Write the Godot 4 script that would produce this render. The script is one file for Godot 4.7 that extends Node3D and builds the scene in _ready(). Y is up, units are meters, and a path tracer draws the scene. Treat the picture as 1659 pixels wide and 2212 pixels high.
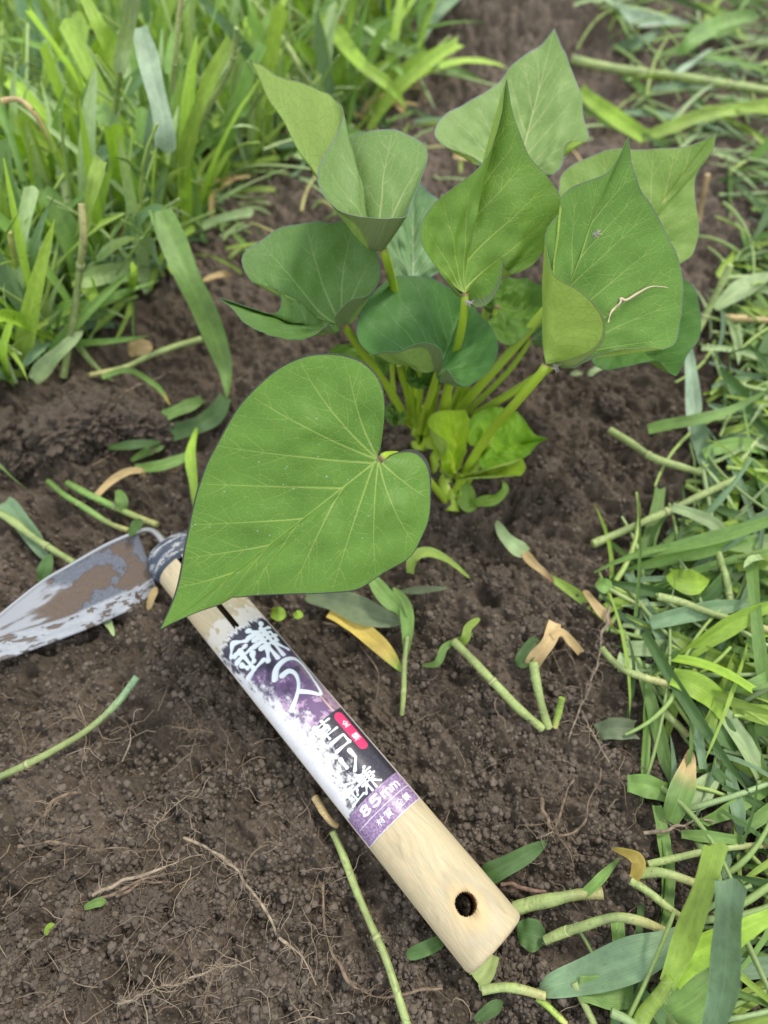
extends Node3D
# A young sweet potato plant in a freshly weeded bed, a short weeding sickle lying beside it.
# Picture coordinates used below: the photograph scaled to 1659 x 2212; they are only used to find points in the place (in metres).

const F := 1474.8
const CX := 829.5
const CY := 1106.0
const EYE := Vector3(0, 0.31, 0)
const PITCH := 57.7

var cam_basis := Basis(Vector3.RIGHT, deg_to_rad(-PITCH))
var rng := RandomNumberGenerator.new()
var used := {}
var n_low := FastNoiseLite.new()
var n_mid := FastNoiseLite.new()
var n_cell := FastNoiseLite.new()
var n_fine := FastNoiseLite.new()
var M := {}
var PAL := {}

# ------------------------------------------------------------------ places
func ray(x: float, y: float) -> Vector3:
	return cam_basis * Vector3((x - CX) / F, (CY - y) / F, -1.0)

func at_depth(x: float, y: float, mm: float) -> Vector3:
	return EYE + ray(x, y) * (mm * 0.001)

func at_height(x: float, y: float, h: float) -> Vector3:
	var r := ray(x, y)
	return EYE + r * ((h - EYE.y) / r.y)

func on_soil(x: float, y: float, lift_mm: float) -> Vector3:
	var p := at_height(x, y, 0.0)
	for i in 4:
		p = at_height(x, y, macro(p.x, p.z) + lift_mm * 0.001)
	return p

func depth_of(p: Vector3) -> float:
	return (p - EYE).dot(cam_basis * Vector3(0, 0, -1))

func picture(p: Vector3) -> Vector2:
	var q := cam_basis.inverse() * (p - EYE)
	return Vector2(CX - q.x / q.z * F, CY + q.y / q.z * F)

func macro(x: float, z: float) -> float:
	var h := n_low.get_noise_2d(x, z) * 0.009 + n_mid.get_noise_2d(x, z) * 0.0035
	# the clod ridge at the left with a hollow in front of it
	h += 0.013 * bump(x, z, -0.195, -0.268, 0.075, 0.024)
	h += 0.004 * bump(x, z, -0.145, -0.262, 0.025, 0.014)
	h -= 0.013 * bump(x, z, -0.138, -0.238, 0.030, 0.010)
	h -= 0.008 * bump(x, z, -0.195, -0.219, 0.026, 0.009)
	# the low ridge behind the plant
	h += 0.045 * bump(x, z, 0.11, -0.75, 0.15, 0.09) + 0.02 * bump(x, z, 0.11, -0.72, 0.17, 0.14) * n_mid.get_noise_2d(x * 1.3, z * 1.3 + 8.0)
	# the soil drawn up to the plant and pressed flat under the handle
	h += 0.006 * bump(x, z, 0.03, -0.21, 0.05, 0.05)
	return h

func bump(x: float, z: float, cx: float, cz: float, rx: float, rz: float) -> float:
	var d := (x - cx) * (x - cx) / (rx * rx) + (z - cz) * (z - cz) / (rz * rz)
	return exp(-d)

func dome(d: float) -> float:
	var q := d / 0.62
	return sqrt(1.0 - q * q) if q < 1.0 else 0.0

func micro(x: float, z: float) -> float:
	var rough := clampf(n_mid.get_noise_2d(x * 2.3 + 7.0, z * 2.3) * 1.3 + 0.55, 0.12, 1.0)
	var h := (n_cell.get_noise_2d(x * 1.0, z * 1.0) + 1.0)
	var a := dome(h) * 0.0010 * rough
	var b := dome(n_cell.get_noise_2d(x * 2.3 + 3.0, z * 2.3) + 1.0) * 0.0010 * (0.35 + 0.65 * rough)
	var c := dome(n_cell.get_noise_2d(x * 5.2, z * 5.2 + 9.0) + 1.0) * 0.0008
	var d := dome(n_cell.get_noise_2d(x * 9.0 + 1.0, z * 9.0 + 5.0) + 1.0) * 0.0005
	var f := absf(n_mid.get_noise_2d(x * 1.5 + 3.0, z * 1.5)) * 0.011
	var e := n_fine.get_noise_2d(x * 0.5, z * 0.5) * 0.0074 + n_fine.get_noise_2d(x * 2.4, z * 2.4) * 0.0022
	var loose := clampf(n_mid.get_noise_2d(x * 0.8 + 21.0, z * 0.8) * 2.2 + 0.55, 0.15, 1.0)
	return a + (b + c + d) * loose + e * (0.55 + 0.45 * loose) - f - 0.0004

# ------------------------------------------------------------------ meshes
class Shape:
	var v := PackedVector3Array()
	var n := PackedVector3Array()
	var uv := PackedVector2Array()
	var c := PackedColorArray()
	var ix := PackedInt32Array()
	# a rows x cols sheet of points with smooth normals; wrap: the last column meets the first
	func sheet(p: PackedVector3Array, rows: int, cols: int, t: PackedVector2Array, tint: PackedColorArray, flip := false, wrap := false) -> void:
		var at := v.size()
		v.append_array(p)
		uv.append_array(t)
		if tint.size() == 1:
			var w := PackedColorArray()
			w.resize(p.size())
			w.fill(tint[0])
			c.append_array(w)
		else:
			c.append_array(tint)
		var nn := PackedVector3Array()
		nn.resize(p.size())
		for r in rows:
			var r0: int = maxi(r - 1, 0) * cols
			var r1: int = mini(r + 1, rows - 1) * cols
			for k in cols:
				var k0: int = k - 1
				var k1: int = k + 1
				if wrap:
					k0 = cols - 2 if k0 < 0 else k0
					k1 = 1 if k1 >= cols else k1
				else:
					k0 = maxi(k0, 0)
					k1 = mini(k1, cols - 1)
				var q := (p[r1 + k] - p[r0 + k]).cross(p[r * cols + k1] - p[r * cols + k0])
				if q.length_squared() < 1e-22:
					var rr: int = clampi(r, 1, rows - 2) * cols
					q = (p[rr + cols + k] - p[rr - cols + k]).cross(p[rr + k1] - p[rr + k0])
				q = q.normalized()
				nn[r * cols + k] = -q if flip else q
		n.append_array(nn)
		var tri := PackedInt32Array()
		tri.resize((rows - 1) * (cols - 1) * 6)
		var o := 0
		for r in rows - 1:
			for k in cols - 1:
				var a := at + r * cols + k
				var b := a + cols
				tri[o] = a
				tri[o + 3] = a + 1
				if flip:
					tri[o + 1] = b
					tri[o + 2] = a + 1
					tri[o + 4] = b
					tri[o + 5] = b + 1
				else:
					tri[o + 1] = a + 1
					tri[o + 2] = b
					tri[o + 4] = b + 1
					tri[o + 5] = b
				o += 6
		ix.append_array(tri)

	func arrays(origin: Vector3) -> Array:
		var p := v
		if origin != Vector3.ZERO:
			p = PackedVector3Array()
			p.resize(v.size())
			for i in v.size():
				p[i] = v[i] - origin
		var a := []
		a.resize(Mesh.ARRAY_MAX)
		a[Mesh.ARRAY_VERTEX] = p
		a[Mesh.ARRAY_NORMAL] = n
		a[Mesh.ARRAY_TEX_UV] = uv
		a[Mesh.ARRAY_COLOR] = c
		a[Mesh.ARRAY_INDEX] = ix
		return a

func numbered(called: String) -> String:
	var k: int = used.get(called, -1) + 1
	used[called] = k
	return called if k == 0 else "%s_%03d" % [called, k]

func tag(o: Node, label: String, category := "", group := "") -> void:
	if label:
		o.set_meta("label", label)
	if category:
		o.set_meta("category", category)
	if group:
		o.set_meta("group", group)

# shapes: one Shape or [[Shape, material], ...]
func build(called: String, shapes: Array, origin: Vector3, parent: Node3D = null) -> MeshInstance3D:
	var mesh := ArrayMesh.new()
	for s in shapes:
		var sh: Shape = s[0]
		mesh.add_surface_from_arrays(Mesh.PRIMITIVE_TRIANGLES, sh.arrays(origin))
		mesh.surface_set_material(mesh.get_surface_count() - 1, s[1])
	var o := MeshInstance3D.new()
	o.mesh = mesh
	if parent == null:
		o.name = numbered(called)
		o.position = origin
		add_child(o, true)
	else:
		o.name = called
		var from: Vector3 = parent.position
		var up: Node = parent.get_parent()
		if up != self and up is Node3D:
			from += up.position
		o.position = origin - from
		parent.add_child(o, true)
	return o

func base(called: String, where: Vector3) -> Node3D:
	var o := Node3D.new()
	o.name = numbered(called)
	o.position = where
	add_child(o, true)
	return o

# ------------------------------------------------------------------ curves
func spline(pts: Array, steps: int) -> PackedVector3Array:
	var out := PackedVector3Array()
	var last := pts.size() - 1
	for i in steps + 1:
		var t := float(i) / steps * last
		var k: int = mini(int(t), last - 1)
		var f := t - k
		out.append(catmull(pts[maxi(k - 1, 0)], pts[k], pts[k + 1], pts[mini(k + 2, last)], f))
	return out

func catmull(a: Vector3, b: Vector3, c: Vector3, d: Vector3, t: float) -> Vector3:
	return 0.5 * ((2.0 * b) + (c - a) * t + (2.0 * a - 5.0 * b + 4.0 * c - d) * t * t + (3.0 * b - a - 3.0 * c + d) * t * t * t)

# a round stem along a path; radii at start and end
func tube(s: Shape, path: PackedVector3Array, r0: float, r1: float, sides: int, tint: Color, wobble := 0.0, closed := true, tint2 = null) -> void:
	var p := PackedVector3Array()
	var t := PackedVector2Array()
	var c := PackedColorArray()
	var cols := sides + 1
	var side := Vector3(0.31, 0.9, 0.22)
	var run := 0.0
	var m := path.size()
	var rings: Array = range(m)
	if closed:
		rings = [-1] + rings + [m]
	for k in rings:
		var i: int = clampi(k, 0, m - 1)
		var f := float(i) / maxf(m - 1, 1)
		if i > 0 and k == i:
			run += path[i].distance_to(path[i - 1])
		var along := (path[mini(i + 1, m - 1)] - path[maxi(i - 1, 0)]).normalized()
		side = (side - along * side.dot(along))
		if side.length() < 0.01:
			side = along.cross(Vector3(0.9, 0.1, 0.4))
		side = side.normalized()
		var up := along.cross(side)
		var r := lerpf(r0, r1, f) * (1.0 + wobble * 1.6 * n_mid.get_noise_3d(path[i].x * 1.6, path[i].y * 1.6, path[i].z * 1.6))
		if k != i:
			r = r * 0.02
		var tn: Color = tint if tint2 == null else tint.lerp(tint2, smoothstep(0.55, 0.95, f))
		for j in cols:
			var a := TAU * j / sides
			p.append(path[i] + side * cos(a) * r + up * sin(a) * r)
			t.append(Vector2(float(j) / sides, run * 18.0))
			c.append(tn)
	s.sheet(p, rings.size(), cols, t, c, true, true)

# a grass leaf: a thin creased ribbon. w: full width in metres, ends: 0 cut square, 1 pointed at the far end, 2 pointed at both
func ribbon(s: Shape, path: PackedVector3Array, w: float, face: Vector3, twist: float, ends: int, tint: Color, crease := 0.16, tint2 = null, from2 := 0.6) -> void:
	var p := PackedVector3Array()
	var t := PackedVector2Array()
	var c := PackedColorArray()
	var m := path.size()
	var run := 0.0
	var seed_at := path[0].x * 40.0 + path[0].z * 17.0
	for i in m:
		var f := float(i) / (m - 1)
		if i > 0:
			run += path[i].distance_to(path[i - 1])
		var along := (path[mini(i + 1, m - 1)] - path[maxi(i - 1, 0)]).normalized()
		var across := along.cross(face)
		if across.length() < 0.05:
			across = along.cross(Vector3(0.3, 0.4, 0.8))
		across = across.normalized().rotated(along, twist * (f - 0.3) * 1.4)
		var up := across.cross(along)
		var k := 1.0
		if ends == 1:
			k = pow(maxf(1.0 - pow(f, 2.6), 0.0), 0.75) * (0.72 + 0.28 * smoothstep(0.0, 0.25, f))
		elif ends == 2:
			k = pow(maxf(sin(PI * clampf(f * 0.96 + 0.03, 0.0, 1.0)), 0.0), 0.62)
		else:
			k = 0.82 + 0.18 * smoothstep(0.0, 0.3, f)
		k *= 1.0 + 0.09 * sin(seed_at + f * 9.0)
		var tn: Color = tint if tint2 == null else tint.lerp(tint2, smoothstep(from2 - 0.15, from2 + 0.2, f + 0.1 * sin(seed_at * 3.0)))
		for j in 7:
			var u := j / 6.0
			var q := (u - 0.5) * w * maxf(k, 0.02)
			var frill := 0.05 * w * sin(f * 15.0 + seed_at * 2.0) * (2.0 * u - 1.0)
			var lift: float = absf(u - 0.5) * 2.0 * crease * w * k
			var end_cut := 0.0
			if ends == 0 and i == m - 1:
				end_cut = 0.18 * w * sin(u * 5.0 + seed_at)
			p.append(path[i] + across * q + up * (lift + frill) + along * end_cut)
			t.append(Vector2(u, run * 9.0 + seed_at))
			c.append(tn)
	s.sheet(p, m, 7, t, c)

# ------------------------------------------------------------------ textures
func stamp(a: PackedFloat32Array, w: int, h: int, x: float, y: float, r: float, value: float) -> void:
	var x0: int = maxi(int(x - r - 1), 0)
	var x1: int = mini(int(x + r + 1), w - 1)
	var y0: int = maxi(int(y - r - 1), 0)
	var y1: int = mini(int(y + r + 1), h - 1)
	for j in range(y0, y1 + 1):
		for i in range(x0, x1 + 1):
			var d := Vector2(i - x, j - y).length()
			var q := clampf((r + 0.7 - d) / 1.4, 0.0, 1.0) * value
			if q > a[j * w + i]:
				a[j * w + i] = q

func vein(a: PackedFloat32Array, w: int, p0: Vector2, p1: Vector2, p2: Vector2, r0: float, r1: float, v0: float, v1: float) -> void:
	var steps: int = int((p0.distance_to(p1) + p1.distance_to(p2)) * w * 0.8) + 2
	for i in steps + 1:
		var t := float(i) / steps
		var q := p0.lerp(p1, t).lerp(p1.lerp(p2, t), t)
		stamp(a, w, w, q.x * w, q.y * w, lerpf(r0, r1, t), lerpf(v0, v1, t))

# leaf axes to texture: x across (length of the midrib = 1), y from the petiole to the tip
func leaf_uv(x: float, y: float) -> Vector2:
	return Vector2(0.5 + x * 0.78, (y + 0.24) / 1.28)

const HALF := [Vector2(0.012, -0.01), Vector2(0.05, -0.07), Vector2(0.14, -0.15), Vector2(0.26, -0.2), Vector2(0.39, -0.18), Vector2(0.5, -0.09), Vector2(0.555, 0.05), Vector2(0.53, 0.2), Vector2(0.46, 0.35), Vector2(0.36, 0.51), Vector2(0.25, 0.66), Vector2(0.15, 0.79), Vector2(0.07, 0.91), Vector2(0.0, 1.0)]

func noise_bytes(seed_at: int, freq: float, kind: int, w: int, octaves := 3) -> PackedByteArray:
	var n := FastNoiseLite.new()
	n.seed = seed_at
	n.noise_type = kind
	n.frequency = freq
	n.fractal_octaves = octaves
	if kind == FastNoiseLite.TYPE_CELLULAR:
		n.fractal_type = FastNoiseLite.FRACTAL_NONE
		n.cellular_return_type = FastNoiseLite.RETURN_DISTANCE2_SUB
		n.cellular_jitter = 0.9
		n.domain_warp_enabled = true
		n.domain_warp_amplitude = 12.0
		n.domain_warp_frequency = 0.02
	var im := n.get_image(w, w, false, false, true)
	im.convert(Image.FORMAT_L8)
	return im.get_data()

func texture(bytes: PackedByteArray, w: int, h: int, kind := Image.FORMAT_RGB8) -> ImageTexture:
	return ImageTexture.create_from_image(Image.create_from_data(w, h, false, kind, bytes))

func byte(linear_value: float) -> int:
	var l := clampf(linear_value, 0.0, 1.0)
	var s := 12.92 * l if l < 0.0031308 else 1.055 * pow(l, 1.0 / 2.4) - 0.055
	return int(s * 255.0 + 0.5)

func make_leaf_textures() -> void:
	var w := 1024
	var a := PackedFloat32Array()
	a.resize(w * w)
	var b := PackedFloat32Array()      # margin and small marks
	b.resize(w * w)
	vein(a, w, leaf_uv(0, -0.02), leaf_uv(0.006, 0.5), leaf_uv(0, 0.99), 6.2, 1.2, 1.0, 0.7)
	var r := RandomNumberGenerator.new()
	r.seed = 11
	for s: float in [-1.0, 1.0]:
		var prim := [[0.0, 0.0, 0.17, -0.05, 0.33, -0.15], [0.0, 0.0, 0.26, 0.04, 0.50, -0.03], [0.0, 0.0, 0.25, 0.13, 0.51, 0.18], [0.0, 0.02, 0.2, 0.2, 0.43, 0.37],
			[0.0, 0.17, 0.16, 0.34, 0.33, 0.51], [0.0, 0.34, 0.11, 0.48, 0.24, 0.64], [0.0, 0.5, 0.08, 0.62, 0.16, 0.75], [0.0, 0.66, 0.05, 0.76, 0.1, 0.85]]
		for q in prim.size():
			var e: Array = prim[q]
			var jit := r.randf_range(-0.02, 0.02)
			var p0 := Vector2(e[0] * s, e[1] + (jit if q > 3 else 0.0))
			var p1 := Vector2(e[2] * s, e[3] + jit)
			var p2 := Vector2(e[4] * s, e[5] + jit)
			vein(a, w, leaf_uv(p0.x, p0.y), leaf_uv(p1.x, p1.y), leaf_uv(p2.x, p2.y), 3.8 if q < 5 else 2.8, 1.1, 0.92, 0.5)
			for t: float in [0.35, 0.55, 0.7, 0.85]:
				var at := p0.lerp(p1, t).lerp(p1.lerp(p2, t), t)
				var go := (p2 - p0).normalized()
				for turn: float in [-1.0, 1.0]:
					if r.randf() < 0.42:
						continue
					var d := go.rotated(turn * r.randf_range(0.5, 0.85))
					var length := r.randf_range(0.07, 0.15) * (1.2 - 0.4 * t)
					var m := at + d * length * 0.5 - go * 0.004
					var z := at + d * length + go * 0.045
					vein(a, w, leaf_uv(at.x, at.y), leaf_uv(m.x, m.y), leaf_uv(z.x, z.y), 1.7, 0.7, 0.5, 0.28)
		var pts: Array = []
		for h in HALF:
			pts.append(Vector3(h.x * s, h.y, 0))
		var edge := spline(pts, 900)
		for e in edge:
			var g := leaf_uv(e.x, e.y)
			stamp(b, w, w, g.x * w, g.y * w, 4.6, 1.0)
	stamp(b, w, w, 0.5 * w, leaf_uv(0, 0).y * w, 9.0, 0.45)
	# the blade puckers softly between the veins: a wide blur of the vein lines
	var soft := PackedByteArray()
	soft.resize(w * w)
	for i in w * w:
		soft[i] = int(a[i] * 255.0)
	var soft_image := Image.create_from_data(w, w, false, Image.FORMAT_L8, soft)
	soft_image.resize(72, 72, Image.INTERPOLATE_LANCZOS)
	soft_image.resize(w, w, Image.INTERPOLATE_CUBIC)
	soft = soft_image.get_data()
	var plain_top := PackedByteArray()
	plain_top.resize(w * w * 3)
	var net := noise_bytes(5, 0.03, FastNoiseLite.TYPE_CELLULAR, w)
	var net2 := noise_bytes(9, 0.075, FastNoiseLite.TYPE_CELLULAR, w)
	var blot := noise_bytes(3, 0.008, FastNoiseLite.TYPE_SIMPLEX_SMOOTH, w)
	var grain := noise_bytes(4, 0.16, FastNoiseLite.TYPE_SIMPLEX_SMOOTH, w)
	var top := PackedByteArray()
	top.resize(w * w * 3)
	var low := PackedByteArray()
	low.resize(w * w * 3)
	var high := PackedByteArray()
	high.resize(w * w)
	var s8 := PackedByteArray()
	s8.resize(1024)
	for i in 1024:
		s8[i] = byte(i / 1023.0 * 0.6)
	for i in w * w:
		var q := a[i]
		var edge_line := clampf(1.0 - net[i] * (1.0 / 20.0), 0.0, 1.0)
		var fine_line := clampf(1.0 - net2[i] * (1.0 / 34.0), 0.0, 1.0)
		var line := maxf(q, maxf(edge_line * 0.28, fine_line * 0.12))
		var m := b[i]
		var g := 0.95 + 0.10 * blot[i] / 255.0 + 0.14 * (grain[i] / 255.0 - 0.5)
		var rr := lerpf(0.140 * g, 0.42, line * 0.8)
		var gg := lerpf(0.278 * g, 0.54, line * 0.75)
		var bb := lerpf(0.026 * g, 0.10, line * 0.7)
		plain_top[i * 3] = s8[int(lerpf(rr, 0.16, m * 0.55) * 1705.0)]
		plain_top[i * 3 + 1] = s8[int(lerpf(gg, 0.17, m * 0.55) * 1705.0)]
		plain_top[i * 3 + 2] = s8[int(lerpf(bb, 0.11, m * 0.55) * 1705.0)]
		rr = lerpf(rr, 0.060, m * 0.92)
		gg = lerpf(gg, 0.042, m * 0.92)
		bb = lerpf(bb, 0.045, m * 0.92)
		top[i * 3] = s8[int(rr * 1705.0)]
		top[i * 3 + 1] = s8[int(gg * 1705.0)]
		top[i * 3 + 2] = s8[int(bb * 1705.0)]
		var dark := maxf(edge_line * 0.3, q * 0.25)
		rr = lerpf(0.36 * g, 0.22, dark)
		gg = lerpf(0.52 * g, 0.36, dark)
		bb = lerpf(0.10 * g, 0.06, dark)
		rr = lerpf(rr, 0.12, m * 0.5)
		gg = lerpf(gg, 0.12, m * 0.5)
		low[i * 3] = s8[int(rr * 1705.0)]
		low[i * 3 + 1] = s8[int(gg * 1705.0)]
		low[i * 3 + 2] = s8[int(bb * 1705.0)]
		high[i] = int(clampf(178.0 + 26.0 * q - 36.0 * edge_line - 16.0 * fine_line + (grain[i] - 128) * 0.10 - soft[i] * 0.5, 0.0, 255.0))
	# dust specks, pale scars
	for i in 46:
		var e := leaf_uv(r.randf_range(-0.3, 0.3), r.randf_range(-0.05, 0.75))
		var px := int(e.x * w)
		var py := int(e.y * w)
		for dx in r.randi_range(2, 5):
			for dy in r.randi_range(2, 5):
				var o: int = ((py + dy) * w + px + dx) * 3
				top[o] = 176
				top[o + 1] = 186
				top[o + 2] = 150
	M.leaf_top_tex = texture(top, w, w)
	M.leaf_plain_tex = texture(plain_top, w, w)
	M.leaf_low_tex = texture(low, w, w)
	M.leaf_high_tex = texture(high, w, w, Image.FORMAT_L8)

func make_grass_texture() -> void:
	var w := 128
	var h := 512
	var n := FastNoiseLite.new()
	n.seed = 21
	n.frequency = 1.0
	var out := PackedByteArray()
	out.resize(w * h * 3)
	var high := PackedByteArray()
	high.resize(w * h)
	for j in h:
		var wrap := absf(j - h / 2.0) / (h / 2.0)   # so that the pattern meets itself
		for i in w:
			var streak := n.get_noise_2d(i * 0.16, 40.0 + wrap * 1.6)
			var blot := n.get_noise_2d(i * 0.02 + 90.0, wrap * 9.0)
			var rib := exp(-pow((i - w * 0.5) / 3.2, 2.0))
			var v := 0.74 + 0.14 * streak + 0.16 * blot
			var dirt := smoothstep(0.42, 0.6, n.get_noise_2d(i * 0.06 + 300.0, wrap * 26.0))
			var k := (j * w + i)
			out[k * 3] = byte(lerpf(lerpf(v, 1.0, rib * 0.6), 0.55, dirt * 0.6))
			out[k * 3 + 1] = byte(lerpf(lerpf(v, 0.98, rib * 0.5), 0.36, dirt * 0.6))
			out[k * 3 + 2] = byte(lerpf(lerpf(v, 1.0, rib * 0.6), 0.62, dirt * 0.5))
			high[k] = int(clampf(128.0 + 60.0 * sin(i * 0.85) + streak * 50.0 - rib * 60.0, 0.0, 255.0))
	M.grass_tex = texture(out, w, h)
	M.grass_high_tex = texture(high, w, h, Image.FORMAT_L8)

func make_soil_texture() -> void:
	var w := 512
	var n := FastNoiseLite.new()
	n.seed = 31
	n.noise_type = FastNoiseLite.TYPE_CELLULAR
	n.cellular_return_type = FastNoiseLite.RETURN_DISTANCE
	n.fractal_type = FastNoiseLite.FRACTAL_FBM
	n.fractal_octaves = 3
	n.frequency = 0.05
	var im := n.get_seamless_image(w, w, true, false, 0.15)
	im.convert(Image.FORMAT_L8)
	M.soil_high_tex = ImageTexture.create_from_image(im)
	var m := FastNoiseLite.new()
	m.seed = 32
	m.frequency = 0.03
	m.fractal_octaves = 5
	var im2 := m.get_seamless_image(w, w, false, false, 0.15)
	im2.convert(Image.FORMAT_L8)
	var src := im2.get_data()
	var out := PackedByteArray()
	out.resize(w * w * 3)
	for i in w * w:
		var v := 0.66 + 0.34 * src[i] / 255.0
		out[i * 3] = byte(v)
		out[i * 3 + 1] = byte(v * 0.985)
		out[i * 3 + 2] = byte(v * 0.96)
	M.soil_tex = texture(out, w, w)

func make_wood_texture() -> void:
	var w := 384
	var h := 1024
	var n := FastNoiseLite.new()
	n.seed = 41
	n.frequency = 1.0
	n.fractal_octaves = 3
	var out := PackedByteArray()
	out.resize(w * h * 3)
	var high := PackedByteArray()
	high.resize(w * h)
	var hole := Vector2(0.25, M.hole_v)
	for j in h:
		for i in w:
			var wave := n.get_noise_2d(i * 0.006, j * 0.0016) * 10.0
			var grain := n.get_noise_2d(i * 0.11 + wave, j * 0.005)
			var fine := n.get_noise_2d(i * 0.55 + wave + 70.0, j * 0.018)
			var pore := smoothstep(0.22, 0.5, n.get_noise_2d(i * 0.42 + 200.0, j * 0.016 + 30.0))
			var g := 1.0 + 0.15 * grain + 0.13 * fine
			var smear := 0.16 * smoothstep(0.1, 0.5, n.get_noise_2d(i * 0.018 + 44.0, j * 0.006))
			g -= smear
			var r := 0.485 * g
			var gg := 0.392 * g
			var b := 0.245 * (g - 0.02)
			r = lerpf(r, 0.30, pore * 0.6)
			gg = lerpf(gg, 0.34, pore * 0.5)
			b = lerpf(b, 0.24, pore * 0.5)
			# the worn ring round the hanging hole
			var d := Vector2((i / float(w) - hole.x) * 84.0, (j / float(h) - hole.y) * M.handle_mm)
			var q := Vector2(d.x, (d.y - 1.2) * 0.78).length() + 1.2 * n.get_noise_2d(i * 0.05, j * 0.05)
			var tan_ring := smoothstep(8.6, 4.2, q)
			var grey_ring := exp(-pow((q - 8.6) / 1.6, 2.0)) * clampf(0.5 + 0.5 * n.get_noise_2d(i * 0.03 + 9.0, j * 0.02) + 0.3 * signf(d.x + d.y), 0.0, 1.0)
			r = lerpf(r, 0.56, tan_ring * 0.6)
			gg = lerpf(gg, 0.40, tan_ring * 0.6)
			b = lerpf(b, 0.19, tan_ring * 0.6)
			r = lerpf(r, 0.42, grey_ring * 0.5)
			gg = lerpf(gg, 0.36, grey_ring * 0.5)
			b = lerpf(b, 0.26, grey_ring * 0.5)
			# pale glue left where the sticker has peeled
			var glue_v: float = (j / float(h) - M.label_v0 + 0.022) / 0.030
			if absf(glue_v) < 1.6:
				var glue := smoothstep(-0.15, 0.25, n.get_noise_2d(i * 0.035 + 15.0, j * 0.03) + 0.75 - absf(glue_v) * 0.9)
				var wt := 0.64 + 0.1 * n.get_noise_2d(i * 0.3, j * 0.3)
				r = lerpf(r, wt, glue * 0.75)
				gg = lerpf(gg, wt * 0.95, glue * 0.75)
				b = lerpf(b, wt * 0.86, glue * 0.75)
			var k := j * w + i
			out[k * 3] = byte(r)
			out[k * 3 + 1] = byte(gg)
			out[k * 3 + 2] = byte(b)
			high[k] = int(clampf(128.0 + 50.0 * grain + 50.0 * fine - 90.0 * pore, 0.0, 255.0))
	M.wood_tex = texture(out, w, h)
	M.wood_high_tex = texture(high, w, h, Image.FORMAT_L8)

# ---- the printed sticker
const KIN := [[0.22, 0.02, 0.02, 0.22], [0.22, 0.02, 0.44, 0.2], [0.1, 0.28, 0.36, 0.28], [0.04, 0.43, 0.42, 0.43], [0.23, 0.28, 0.23, 0.86], [0.09, 0.56, 0.15, 0.72], [0.38, 0.54, 0.31, 0.71], [0.01, 0.9, 0.45, 0.84]]
const KEN := [[0.57, 0.02, 0.63, 0.13], [0.88, 0.0, 0.79, 0.13], [0.49, 0.18, 0.99, 0.18], [0.55, 0.31, 0.93, 0.31, 0.92, 0.57], [0.47, 0.44, 1.0, 0.44], [0.55, 0.58, 0.92, 0.58], [0.67, 0.18, 0.67, 1.0], [0.8, 0.18, 0.8, 1.0], [0.66, 0.62, 0.5, 0.93], [0.81, 0.62, 1.0, 0.92]]
const TO := [[0.14, 0.20, 0.30, 0.05, 0.56, 0.00, 0.80, 0.07, 0.88, 0.26, 0.83, 0.58, 0.74, 0.93, 0.66, 0.97, 0.52, 0.84, 0.38, 0.72], [0.30, 0.24, 0.46, 0.24, 0.53, 0.36, 0.45, 0.56, 0.26, 0.74, 0.02, 0.88]]
const KUSA := [[0.08, 0.16, 0.92, 0.16], [0.34, 0.02, 0.34, 0.28], [0.66, 0.02, 0.66, 0.28], [0.28, 0.38, 0.72, 0.38, 0.72, 0.63, 0.28, 0.63, 0.28, 0.38], [0.28, 0.5, 0.72, 0.5], [0.06, 0.78, 0.94, 0.78], [0.5, 0.64, 0.5, 1.0]]
const KO := [[0.15, 0.2, 0.84, 0.2, 0.84, 0.84], [0.1, 0.82, 0.86, 0.82]]
const RI := [[0.25, 0.1, 0.25, 0.62], [0.76, 0.04, 0.78, 0.5, 0.42, 0.97]]
const ZEN := [[0.5, 0.02, 0.05, 0.42], [0.5, 0.02, 0.95, 0.42], [0.25, 0.46, 0.75, 0.46], [0.2, 0.69, 0.8, 0.69], [0.5, 0.46, 0.5, 0.95], [0.06, 0.95, 0.94, 0.95]]
const KOU := [[0.55, 0.08, 0.55, 0.98], [0.55, 0.08, 0.97, 0.08, 0.97, 0.96], [0.66, 0.2, 0.7, 0.32], [0.87, 0.2, 0.82, 0.32], [0.61, 0.4, 0.91, 0.4], [0.76, 0.4, 0.76, 0.76], [0.65, 0.54, 0.65, 0.76, 0.88, 0.76, 0.88, 0.54]]
const ZAI := [[0.05, 0.28, 0.48, 0.28], [0.27, 0.02, 0.27, 0.98], [0.27, 0.3, 0.05, 0.7], [0.27, 0.36, 0.46, 0.6], [0.52, 0.3, 0.98, 0.3], [0.8, 0.02, 0.8, 0.92, 0.68, 0.88], [0.78, 0.32, 0.52, 0.78]]
const SHITSU := [[0.1, 0.06, 0.45, 0.03], [0.12, 0.05, 0.06, 0.4], [0.12, 0.2, 0.47, 0.2], [0.34, 0.2, 0.34, 0.4], [0.58, 0.06, 0.93, 0.03], [0.6, 0.05, 0.54, 0.4], [0.6, 0.2, 0.96, 0.2], [0.82, 0.2, 0.82, 0.4], [0.24, 0.46, 0.76, 0.46, 0.76, 0.83, 0.24, 0.83, 0.24, 0.46], [0.24, 0.58, 0.76, 0.58], [0.24, 0.7, 0.76, 0.7], [0.4, 0.85, 0.15, 0.99], [0.6, 0.85, 0.88, 0.99]]
const EIGHT := [[0.5, 0.04, 0.85, 0.16, 0.75, 0.42, 0.25, 0.56, 0.1, 0.8, 0.5, 0.97, 0.9, 0.8, 0.75, 0.56, 0.25, 0.42, 0.15, 0.16, 0.5, 0.04]]
const FIVE := [[0.85, 0.05, 0.22, 0.05, 0.16, 0.46, 0.55, 0.38, 0.9, 0.6, 0.72, 0.92, 0.35, 0.97, 0.1, 0.85]]
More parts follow.
